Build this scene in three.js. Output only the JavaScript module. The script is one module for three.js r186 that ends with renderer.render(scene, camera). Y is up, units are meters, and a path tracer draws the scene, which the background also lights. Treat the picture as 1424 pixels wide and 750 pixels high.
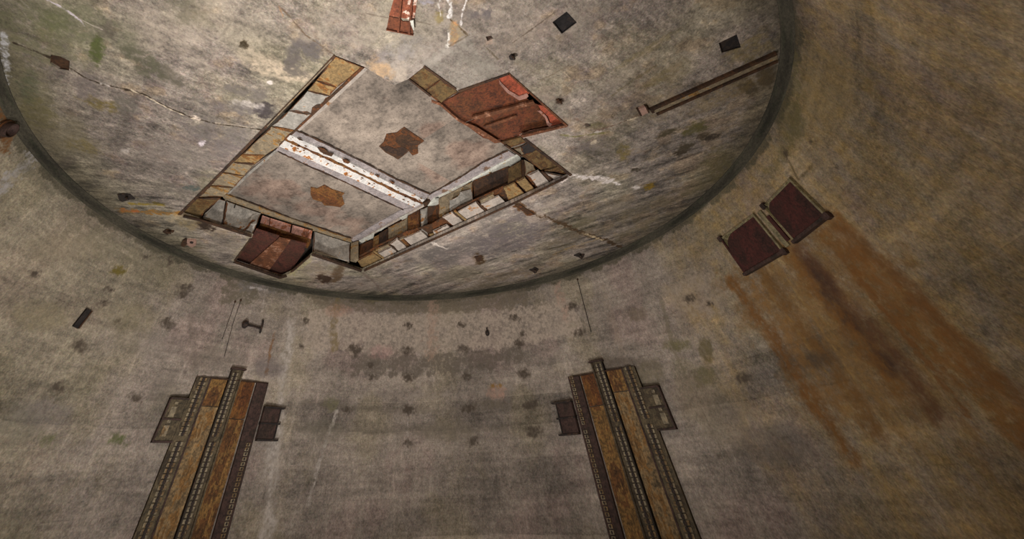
import * as THREE from 'three';
import { mergeGeometries } from 'three/addons/utils/BufferGeometryUtils.js';
import { RectAreaLightUniformsLib } from 'three/addons/lights/RectAreaLightUniformsLib.js';

// ---------------------------------------------------------------- camera, light, exposure
const RAD = 7.9, H = 6.05;                    // shaft radius, ceiling height
const W0 = 1424, H0 = 750, F = 446.82, CX = 600, CY = 85.74;
const scene = new THREE.Scene();
scene.background = new THREE.Color(0x000000);
const camera = new THREE.PerspectiveCamera(2 * Math.atan(H0 / 2 / F) * 180 / Math.PI, W0 / H0, 0.05, 100);
const PITCH = 52.05 * Math.PI / 180, ROLL = -2.2286 * Math.PI / 180;
const fwd = new THREE.Vector3(0, Math.sin(PITCH), -Math.cos(PITCH));
const up0 = new THREE.Vector3(0, Math.cos(PITCH), Math.sin(PITCH)), rt0 = new THREE.Vector3(1, 0, 0);
const rt = rt0.clone().multiplyScalar(Math.cos(ROLL)).addScaledVector(up0, Math.sin(ROLL));
const up = rt0.clone().multiplyScalar(-Math.sin(ROLL)).addScaledVector(up0, Math.cos(ROLL));
const EYE = new THREE.Vector3(0.6663, 1.647, 7.4142);
camera.position.copy(EYE);
camera.up.copy(up);
camera.lookAt(EYE.clone().add(fwd));
camera.setViewOffset(W0, H0, W0 / 2 - CX, H0 / 2 - CY, W0, H0);   // the lens is shifted: its axis meets the picture at (600, 86)
scene.add(camera);

const renderer = new THREE.WebGLRenderer({ antialias: true });
renderer.toneMapping = THREE.LinearToneMapping;
renderer.toneMappingExposure = 1.0;
renderer.shadowMap.enabled = true;
RectAreaLightUniformsLib.init();
// work lamps standing on the floor of the shaft, below the frame: [x, y, z, aim x, aim y, aim z, intensity]
const LAMPS = [
  [-1.1, 0.6, 4.7, -1.1, 6.05, 4.2, 420],
  [-2.4, 0.6, -0.6, -3.0, 6.05, -2.4, 330],
  [2.4, 0.6, -0.6, 2.6, 6.05, -2.4, 190],
];
const LAMP_COLOR = 0xfff7f0, LAMP_W = 0.6, LAMP_H = 0.4;

// ---------------------------------------------------------------- helpers
const V = (x, y, z) => new THREE.Vector3(x, y, z);
let seedState = 1;
function seed(n) { seedState = n >>> 0; }
function rnd() { seedState = (seedState + 0x6d2b79f5) | 0; let t = Math.imul(seedState ^ (seedState >>> 15), 1 | seedState); t = (t + Math.imul(t ^ (t >>> 7), 61 | t)) ^ t; return ((t ^ (t >>> 14)) >>> 0) / 4294967296; }
const sstep = (a, b, x) => { const t = Math.min(1, Math.max(0, (x - a) / (b - a))); return t * t * (3 - 2 * t); };
const lerp = (a, b, t) => a + (b - a) * t;
function rayTo(px, py) { return rt.clone().multiplyScalar((px - CX) / F).addScaledVector(up, -(py - CY) / F).add(fwd); }
function onCeiling(px, py, dh = 0) { const d = rayTo(px, py); return EYE.clone().addScaledVector(d, (H + dh - EYE.y) / d.y); }
function onWall(px, py, inset = 0) {
  const d = rayTo(px, py), r = RAD - inset;
  const A = d.x * d.x + d.z * d.z, B = EYE.x * d.x + EYE.z * d.z, C = EYE.x * EYE.x + EYE.z * EYE.z - r * r;
  return EYE.clone().addScaledVector(d, (-B + Math.sqrt(B * B - A * C)) / A);
}
const wallAngle = (p) => Math.atan2(p.x, -p.z);
const names = {};
function numbered(n) { const k = names[n] = (names[n] ?? -1) + 1; return k ? n + '_' + String(k).padStart(3, '0') : n; }
function tag(o, label, category, group) {
  o.userData.label = label; if (category) o.userData.category = category; if (group) o.userData.group = group; return o;
}
function thing(name, label, category, pos = V(0, 0, 0), turn = 0, group) {
  const o = new THREE.Group(); o.name = numbered(name); o.position.copy(pos); o.rotation.y = turn; scene.add(o);
  return tag(o, label, category, group);
}
function mesh(name, geo, mat, parent, label) {
  const m = new THREE.Mesh(geo, mat); m.castShadow = m.receiveShadow = true;
  m.name = parent ? name : numbered(name); (parent || scene).add(m);
  if (label) m.userData.label = label;
  return m;
}
function struct(name, geo, mat, label) { const m = mesh(name, geo, mat); m.userData.kind = 'structure'; if (label) m.userData.label = label; return m; }
function geoFrom(pos, uv, idx) {
  const g = new THREE.BufferGeometry();
  g.setAttribute('position', new THREE.Float32BufferAttribute(pos, 3));
  g.setAttribute('uv', new THREE.Float32BufferAttribute(uv, 2));
  if (idx) g.setIndex(idx);
  const f = idx ? g.toNonIndexed() : g; f.computeVertexNormals(); return f;
}
// a plate of any outline: the corner points form its seen face, it is t thick behind that face
function plate(pts, t = 0.03, faceTo = EYE) {
  const n = V(0, 0, 0), c = V(0, 0, 0);
  for (let i = 0; i < pts.length; i++) { const a = pts[i], b = pts[(i + 1) % pts.length]; n.x += (a.y - b.y) * (a.z + b.z); n.y += (a.z - b.z) * (a.x + b.x); n.z += (a.x - b.x) * (a.y + b.y); c.add(a); }
  n.normalize(); c.multiplyScalar(1 / pts.length);
  if (n.dot(faceTo.clone().sub(c)) < 0) n.negate();
  const u = (Math.abs(n.y) > 0.7 ? V(0.74, 0, 0.67) : V(0, 1, 0)).addScaledVector(n, 0); u.addScaledVector(n, -u.dot(n)).normalize();
  const v = n.clone().cross(u);
  let q = pts.map((p) => { const d = p.clone().sub(c); return new THREE.Vector2(d.dot(u), d.dot(v)); });
  if (THREE.ShapeUtils.area(q) < 0) { q.reverse(); pts = pts.slice().reverse(); }
  const tri = THREE.ShapeUtils.triangulateShape(q, []), pos = [], uv = [], ou = rnd() * 3, ov = rnd() * 3;
  const put = (i, k) => { const p = pts[i].clone().addScaledVector(n, k ? -t : 0); pos.push(p.x, p.y, p.z); uv.push(q[i].x + ou, q[i].y + ov); };
  for (const [a, b, d] of tri) { put(a, 0); put(b, 0); put(d, 0); put(d, 1); put(b, 1); put(a, 1); }
  for (let i = 0; i < pts.length; i++) { const j = (i + 1) % pts.length; put(i, 0); put(i, 1); put(j, 1); put(i, 0); put(j, 1); put(j, 0); }
  const out = geoFrom(pos, uv); out.userData.outline = pts; return out;
}
const cp = (list, dh = 0) => list.map(([x, y]) => onCeiling(x, y, dh));                 // outline on the ceiling plane
const cq = (list) => list.map(([x, y, dh]) => onCeiling(x, y, dh));                      // each corner at its own height above it
function box(w, h, d, x = 0, y = 0, z = 0) {
  const g = new THREE.BoxGeometry(w, h, d).toNonIndexed(); g.translate(x, y, z);
  const p = g.attributes.position, n = g.attributes.normal, uv = g.attributes.uv;
  for (let i = 0; i < p.count; i++) {
    const ax = Math.abs(n.getX(i)) > 0.5 ? [p.getZ(i), p.getY(i)] : Math.abs(n.getY(i)) > 0.5 ? [p.getX(i), p.getZ(i)] : [p.getX(i), p.getY(i)];
    uv.setXY(i, ax[0], ax[1]);
  }
  return g;
}
function rod(points, r, seg = 8) {
  const c = new THREE.CatmullRomCurve3(points, false, 'catmullrom', 0.1);
  return new THREE.TubeGeometry(c, Math.max(4, points.length * 6), r, seg, false).toNonIndexed();
}
const merge = (l) => mergeGeometries(l.map((g) => { const k = g.index ? g.toNonIndexed() : g; for (const n of Object.keys(k.attributes)) if (!['position', 'normal', 'uv'].includes(n)) k.deleteAttribute(n); return k; }));

// ---------------------------------------------------------------- noise and painting
const NS = 512;
function makeFbm(sd, base, oct, gain = 0.5) {
  const out = new Float32Array(NS * NS); let amp = 1, tot = 0;
  for (let o = 0; o < oct; o++) {
    const cells = base << o; if (cells > NS) break;
    seed(sd * 7919 + o * 131); const lat = new Float32Array(cells * cells); for (let i = 0; i < lat.length; i++) lat[i] = rnd();
    const k = cells / NS;
    for (let y = 0; y < NS; y++) {
      const fy = y * k, y0 = Math.floor(fy), ty = fy - y0, sy = ty * ty * (3 - 2 * ty), ya = (y0 % cells) * cells, yb = ((y0 + 1) % cells) * cells;
      for (let x = 0; x < NS; x++) {
        const fx = x * k, x0 = Math.floor(fx), tx = fx - x0, sx = tx * tx * (3 - 2 * tx), xa = x0 % cells, xb = (x0 + 1) % cells;
        const a = lat[ya + xa], b = lat[ya + xb], c = lat[yb + xa], d = lat[yb + xb];
        out[y * NS + x] += amp * (a + (b - a) * sx + (c - a) * sy + (a - b - c + d) * sx * sy);
      }
    }
    tot += amp; amp *= gain;
  }
  let mean = 0; for (let i = 0; i < out.length; i++) { out[i] /= tot; mean += out[i]; } mean /= out.length;
  let sd2 = 0; for (let i = 0; i < out.length; i++) sd2 += (out[i] - mean) ** 2; sd2 = Math.sqrt(sd2 / out.length);
  for (let i = 0; i < out.length; i++) out[i] = (out[i] - mean) / sd2;   // mean 0, deviation 1
  return out;
}
const grainAt = (x, y, n) => { let h = Math.imul(Math.floor(x / 0.022) + n * 7919, 374761393) ^ Math.imul(Math.floor(y / 0.022), 668265263); h = Math.imul(h ^ (h >>> 13), 1274126177); return (((h ^ (h >>> 16)) >>> 0) / 4294967296) - 0.5; };   // sand grains of the concrete, 2 cm apart
const NA = makeFbm(1, 4, 7), NB = makeFbm(2, 8, 6, 0.6), NC = makeFbm(3, 16, 5, 0.7);
function nz(N, x, y) {                                                   // x, y in tiles
  x = (x - Math.floor(x)) * NS; y = (y - Math.floor(y)) * NS;
  const x0 = x | 0, y0 = y | 0, tx = x - x0, ty = y - y0, xa = x0 % NS, xb = (x0 + 1) % NS, ya = (y0 % NS) * NS, yb = ((y0 + 1) % NS) * NS;
  const a = N[ya + xa], b = N[ya + xb], c = N[yb + xa], d = N[yb + xb];
  return a + (b - a) * tx + (c - a) * ty + (a - b - c + d) * tx * ty;
}
// a painted surface: width x height metres, colours kept as sRGB 0..255
class Sheet {
  constructor(w, h, mw, mh, x0, y0) { Object.assign(this, { w, h, mw, mh, x0, y0 }); this.c = new Float32Array(w * h * 3); this.b = new Float32Array(w * h); }
  fill(fn) { const o = [0, 0, 0, 0]; for (let j = 0, k = 0; j < this.h; j++) for (let i = 0; i < this.w; i++, k++) { fn(this.x0 + (i + 0.5) / this.w * this.mw, this.y0 + (j + 0.5) / this.h * this.mh, o); this.c[k * 3] = o[0]; this.c[k * 3 + 1] = o[1]; this.c[k * 3 + 2] = o[2]; this.b[k] = o[3]; } }
  // dist(x, y) in metres, below zero inside; the outline is roughened by noise
  stain(bb, dist, col, alpha, { soft = 0.05, rough = 0.05, scale = 1.3, grainy = 0.35, relief = 0 } = {}) {
    const pad = soft + rough * 3, sx = this.w / this.mw, sy = this.h / this.mh;
    const i0 = Math.max(0, Math.floor((bb[0] - pad - this.x0) * sx)), i1 = Math.min(this.w - 1, Math.ceil((bb[2] + pad - this.x0) * sx));
    const j0 = Math.max(0, Math.floor((bb[1] - pad - this.y0) * sy)), j1 = Math.min(this.h - 1, Math.ceil((bb[3] + pad - this.y0) * sy));
    const ox = bb[0] * 0.37, oy = bb[1] * 0.53;
    for (let j = j0; j <= j1; j++) for (let i = i0; i <= i1; i++) {
      const x = this.x0 + (i + 0.5) / sx, y = this.y0 + (j + 0.5) / sy;
      let d = dist(x, y); if (d > pad) continue;
      d += rough * nz(NB, x / scale + ox, y / scale + oy);
      let m = 1 - sstep(-soft, soft, d); if (m <= 0) continue;
      const g = nz(NC, x / 1.1 + oy, y / 1.1 + ox);
      m *= alpha * Math.min(1.25, Math.max(0, 1 + grainy * g)); if (m > 1) m = 1;
      const k = j * this.w + i, v = 1 + 0.05 * g;
      for (let q = 0; q < 3; q++) this.c[k * 3 + q] = lerp(this.c[k * 3 + q], col[q] * v, m);
      this.b[k] += relief * m;
    }
  }
  ellipse(c, ax, ay, col, alpha, o) {                                   // centre and two half axes in metres
    const det = ax[0] * ay[1] - ax[1] * ay[0], r = Math.sqrt(Math.abs(det)) || 0.01;
    const ex = Math.hypot(ax[0], ay[0]), ey = Math.hypot(ax[1], ay[1]);
    this.stain([c[0] - ex, c[1] - ey, c[0] + ex, c[1] + ey], (x, y) => { const dx = x - c[0], dy = y - c[1]; return (Math.hypot((dx * ay[1] - dy * ay[0]) / det, (dy * ax[0] - dx * ax[1]) / det) - 1) * r; }, col, alpha, { soft: r * 0.45, rough: r * 0.22, scale: Math.max(0.5, r * 4), ...o });
  }
  line(p, w, col, alpha, o) {
    let a = 1e9, b = 1e9, c = -1e9, d = -1e9; for (const q of p) { a = Math.min(a, q[0] - w); b = Math.min(b, q[1] - w); c = Math.max(c, q[0] + w); d = Math.max(d, q[1] + w); }
    this.stain([a, b, c, d], (x, y) => {
      let m = 1e9;
      for (let i = 0; i + 1 < p.length; i++) { const ux = p[i + 1][0] - p[i][0], uy = p[i + 1][1] - p[i][1], t = Math.min(1, Math.max(0, ((x - p[i][0]) * ux + (y - p[i][1]) * uy) / (ux * ux + uy * uy + 1e-9))); const e = Math.hypot(x - p[i][0] - t * ux, y - p[i][1] - t * uy); if (e < m) m = e; }
      return m - w / 2;
    }, col, alpha, { soft: Math.max(0.006, w * 0.3), rough: Math.max(0.004, w * 0.25), scale: 0.8, ...o });
  }
  poly(p, col, alpha, o) {
    let a = 1e9, b = 1e9, c = -1e9, d = -1e9; for (const q of p) { a = Math.min(a, q[0]); b = Math.min(b, q[1]); c = Math.max(c, q[0]); d = Math.max(d, q[1]); }
    this.stain([a, b, c, d], (x, y) => {
      let m = 1e9, ins = false;
      for (let i = 0, j = p.length - 1; i < p.length; j = i++) {
        const ux = p[j][0] - p[i][0], uy = p[j][1] - p[i][1], t = Math.min(1, Math.max(0, ((x - p[i][0]) * ux + (y - p[i][1]) * uy) / (ux * ux + uy * uy + 1e-9)));
        m = Math.min(m, Math.hypot(x - p[i][0] - t * ux, y - p[i][1] - t * uy));
        if ((p[i][1] > y) !== (p[j][1] > y) && x < (p[j][0] - p[i][0]) * (y - p[i][1]) / (p[j][1] - p[i][1]) + p[i][0]) ins = !ins;
      }
      return ins ? -m : m;
    }, col, alpha, o);
  }
  maps() {
    const n = this.w * this.h, px = new Uint8Array(n * 4), bp = new Uint8Array(n * 4);
    for (let k = 0; k < n; k++) {
      for (let q = 0; q < 3; q++) px[k * 4 + q] = Math.min(255, Math.max(0, this.c[k * 3 + q]));
      px[k * 4 + 3] = bp[k * 4 + 3] = 255; bp[k * 4] = bp[k * 4 + 1] = bp[k * 4 + 2] = Math.min(255, Math.max(0, 128 + 50 * this.b[k]));
    }
    this.c = this.b = null;
    const mk = (d, srgb) => { const t = new THREE.DataTexture(d, this.w, this.h, THREE.RGBAFormat); if (srgb) t.colorSpace = THREE.SRGBColorSpace; t.magFilter = THREE.LinearFilter; t.minFilter = THREE.LinearMipmapLinearFilter; t.generateMipmaps = true; t.wrapS = t.wrapT = THREE.RepeatWrapping; t.anisotropy = 8; t.needsUpdate = true; return t; };
    return { map: mk(px, true), bumpMap: mk(bp, false) };
  }
}

// metal: a paint colour, a rust colour and how much of the paint is gone; the texture covers 1.6 m
function metal(sd, paint, rust, gone, { vary = 14, streak = 0, rough = 0.8, metalness = 0, specks = 0 } = {}) {
  const S = 384, sh = new Sheet(S, S, 1.6, 1.6, 0, 0), o1 = sd * 0.173, thr = 1.9 - 3.8 * gone;
  sh.fill((x, y, o) => {
    const u = x / 1.6, v = y / 1.6;
    const a = nz(NA, u * 1 + o1, v * 1 + o1 * 2), b = nz(NB, u * 2 + o1 * 3, v * 2 + o1), c = nz(NC, u * 3 + o1, v * 3), s = streak ? nz(NB, u * 4, v * 0.5 + o1 + Math.floor(0)) : 0;
    const m = sstep(thr - 0.25, thr + 0.25, a * 0.7 + b * 0.5 + s * streak + c * 0.15), k = 1 + (a * 0.4 + c * 0.5 + b * 0.4) * vary / 100;
    const sp = specks ? sstep(2.2 - specks, 2.5 - specks, c + b * 0.3) : 0, mm = Math.max(m, sp * 0.8), dk = 1 + 0.13 * c + 0.1 * b;
    o[0] = lerp(paint[0] * k, rust[0] * dk, mm); o[1] = lerp(paint[1] * k, rust[1] * dk, mm); o[2] = lerp(paint[2] * k, rust[2] * dk, mm); o[3] = -m * 0.5 + c * 0.25 * m + b * 0.1;
  });
  const { map, bumpMap } = sh.maps(); map.repeat.set(1 / 1.6, 1 / 1.6); bumpMap.repeat.set(1 / 1.6, 1 / 1.6);
  return new THREE.MeshStandardMaterial({ map, bumpMap, bumpScale: 0.006, roughness: rough, metalness });
}
const M = {
  whitePaint: metal(11, [232, 231, 228], [150, 92, 40], 0.14, { vary: 8, specks: 0.15, rough: 0.6 }),
  paleFlake: metal(12, [218, 220, 210], [165, 140, 100], 0.08, { vary: 8, rough: 0.7 }),
  greyFlange: metal(13, [166, 158, 158], [110, 86, 70], 0.15, { vary: 12 }),
  palePlate: metal(14, [184, 174, 164], [150, 110, 74], 0.08, { vary: 8, rough: 0.75 }),
  greyPlate: metal(15, [164, 160, 152], [120, 84, 50], 0.1, { vary: 10, rough: 0.75 }),
  tanPlate: metal(16, [152, 126, 84], [122, 84, 42], 0.3, { vary: 14, streak: 0.4 }),
  greyTan: metal(17, [146, 132, 108], [132, 100, 56], 0.25, { vary: 12, streak: 0.5 }),
  olivePlate: metal(18, [114, 92, 56], [84, 60, 32], 0.38, { vary: 16, streak: 0.3 }),
  rustBrown: metal(19, [112, 66, 30], [66, 44, 26], 0.5, { vary: 24, streak: 0.12 }),
  rustOrange: metal(20, [132, 88, 42], [92, 56, 28], 0.46, { vary: 22, streak: 0.25 }),
  rustDark: metal(21, [84, 58, 38], [52, 36, 26], 0.45, { vary: 18 }),
  hatchRed: metal(22, [116, 62, 36], [90, 52, 28], 0.45, { vary: 22 }),
  hatchDark: metal(37, [92, 50, 40], [70, 42, 32], 0.45, { vary: 24 }),
  hatchBright: metal(23, [180, 88, 62], [142, 70, 46], 0.35, { vary: 14 }),
  hatchPink: metal(24, [186, 140, 126], [130, 80, 56], 0.35, { vary: 12 }),
  hatchBrown: metal(25, [116, 72, 46], [134, 98, 78], 0.3, { vary: 16 }),
  ventRed: metal(26, [82, 41, 37], [58, 33, 29], 0.4, { vary: 20 }),
  ventFrame: metal(27, [150, 140, 108], [96, 88, 58], 0.35, { vary: 16 }),
  blackSteel: metal(28, [48, 42, 40], [66, 50, 40], 0.3, { vary: 20 }),
  pocketBlack: metal(38, [36, 33, 34], [48, 40, 36], 0.25, { vary: 24 }),
  bracketRust: metal(29, [148, 112, 62], [98, 66, 36], 0.46, { vary: 24, streak: 0.45 }),
  bracketTan: metal(30, [146, 122, 86], [118, 88, 50], 0.42, { vary: 22, streak: 0.45 }),
  bracketRail: metal(31, [104, 92, 70], [70, 60, 46], 0.4, { vary: 20 }),
  bracketDark: metal(32, [78, 58, 52], [54, 42, 36], 0.4, { vary: 20 }),
  nutGrey: metal(33, [150, 138, 114], [112, 92, 64], 0.3, { vary: 16 }),
  channelRed: metal(34, [150, 84, 58], [208, 186, 172], 0.36, { vary: 16 }),
  channelBare: metal(35, [124, 70, 44], [96, 54, 34], 0.3, { vary: 16 }),
  pinkBlock: metal(36, [182, 148, 134], [150, 116, 98], 0.3, { vary: 10 }),
};

// ---------------------------------------------------------------- concrete of ceiling and wall
const board = (x, y, deg, along, across, off) => { const a = deg * Math.PI / 180, u = x * Math.cos(a) + y * Math.sin(a), v = -x * Math.sin(a) + y * Math.cos(a); return nz(NB, u / along + off, v / across + off * 1.7); };
const ceilSheet = new Sheet(2048, 2048, 16, 16, -8, -8);
ceilSheet.fill((x, z, o) => {
  const big = nz(NA, x / 14 + 0.13, z / 14 + 0.4), mid = nz(NA, x / 5 + 0.7, z / 5), fine = nz(NB, x / 1.7, z / 1.7 + 0.3), grit = nz(NC, x / 0.9, z / 0.9);
  const right = sstep(-1.5, 1.5, (x - 1) * 0.67 - (z + 2.5) * 0.74 + 0), left = 1 - sstep(-2.6, -0.8, x * 0.72 + z * 0.69 + 2.2);
  const st = right * board(x, z, 34, 9, 1.5, 0.2) + left * (1 - right) * board(x, z, -14, 8, 1.4, 0.6) + (1 - right) * (1 - left) * 0.5 * board(x, z, -40, 8, 2.4, 0.8);
  const gr = (rnd() - 0.5) * 0.8 + grainAt(x, z, 0), g1 = 5 * grainAt(x, z, 1), g2 = 6 * grainAt(x, z, 2), fs = nz(NC, x / 2.3 + 0.4, z / 2.3 + 0.8), rim = Math.hypot(x, z), ft = 0.6 * board(x, z, right > 0.5 ? 34 : left > 0.5 ? -14 : -40, 2.2, 0.5, 0.45);
  let k = 1 + 0.035 * big + 0.055 * mid + 0.045 * fine + 0.05 * grit + 0.1 * st + 0.075 * ft + 0.05 * fs + 0.18 * gr;
  k *= 1 - 0.22 * sstep(1.5, 2.4, fs + 0.5 * st) - 0.3 * sstep(1.2, 2.4, -st - 0.4 * fine) * 0.6 + 0.06 * sstep(1.6, 2.6, fine + 0.6 * grit);
  const hue = nz(NA, x / 6 + 0.5, z / 6 + 0.9), hue2 = nz(NB, x / 4 + 0.2, z / 4 + 0.1);
  const moss = sstep(-0.8, 1.4, mid + 0.5 * hue + 1.6 * (1 - sstep(-7, 2, x - z * 0.35)) - 1.1) * 0.5, ochre = sstep(0, 1.6, hue2 + 0.4 * fine + 1.9 * sstep(2.4, 7.2, x) - 1.1) * 0.45;   // green film at the left, ochre film at the right
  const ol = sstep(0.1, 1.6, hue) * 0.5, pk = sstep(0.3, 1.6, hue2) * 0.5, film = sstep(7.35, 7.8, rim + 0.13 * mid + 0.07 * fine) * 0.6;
  o[0] = 153 * k + 4 * pk + g1; o[1] = 143 * k - 4 * pk - 0.5 * g1; o[2] = 134 * k - 16 * ol + g2;
  o[0] = lerp(lerp(o[0], 134 * k, moss), 146 * k, ochre); o[1] = lerp(lerp(o[1], 130 * k, moss), 128 * k, ochre); o[2] = lerp(lerp(o[2], 110 * k, moss), 100 * k, ochre);
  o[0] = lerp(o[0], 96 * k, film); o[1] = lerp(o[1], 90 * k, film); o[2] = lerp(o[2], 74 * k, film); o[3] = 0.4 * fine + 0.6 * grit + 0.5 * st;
});
const toC = (p) => { const q = onCeiling(p[0], p[1]); return [q.x, q.z]; };
const DARK = [88, 80, 74], BLACK = [58, 50, 44], WHITE = [222, 214, 208], OLIVE = [118, 104, 52], GREEN = [92, 100, 60], LIGHT = [186, 174, 158], OCHRE = [160, 116, 54], GREYV = [116, 108, 106];
function cEll(x, y, rx, ry, deg, col, a, o) {
  const t = deg * Math.PI / 180, c = toC([x, y]), e1 = toC([x + rx * Math.cos(t), y + rx * Math.sin(t)]), e2 = toC([x - ry * Math.sin(t), y + ry * Math.cos(t)]);
  const sm = rx < 16 && a >= 0.6, q = sm ? 1.25 : 1;             // small dark marks keep their outline
  ceilSheet.ellipse(c, [(e1[0] - c[0]) * q, (e1[1] - c[1]) * q], [(e2[0] - c[0]) * q, (e2[1] - c[1]) * q], col, sm ? Math.min(1, a * 1.2) : a, sm ? { grainy: 0.15, ...o } : o);
}
const cLine = (p, w, col, a, o) => { const m = p[p.length >> 1], q = toC(m), q2 = toC([m[0] + w * 0.7, m[1] + w * 0.7]); ceilSheet.line(p.map(toC), Math.hypot(q2[0] - q[0], q2[1] - q[1]), col, a, o); };
const cPoly = (p, col, a, o) => ceilSheet.poly(p.map(toC), col, a, o);
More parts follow.
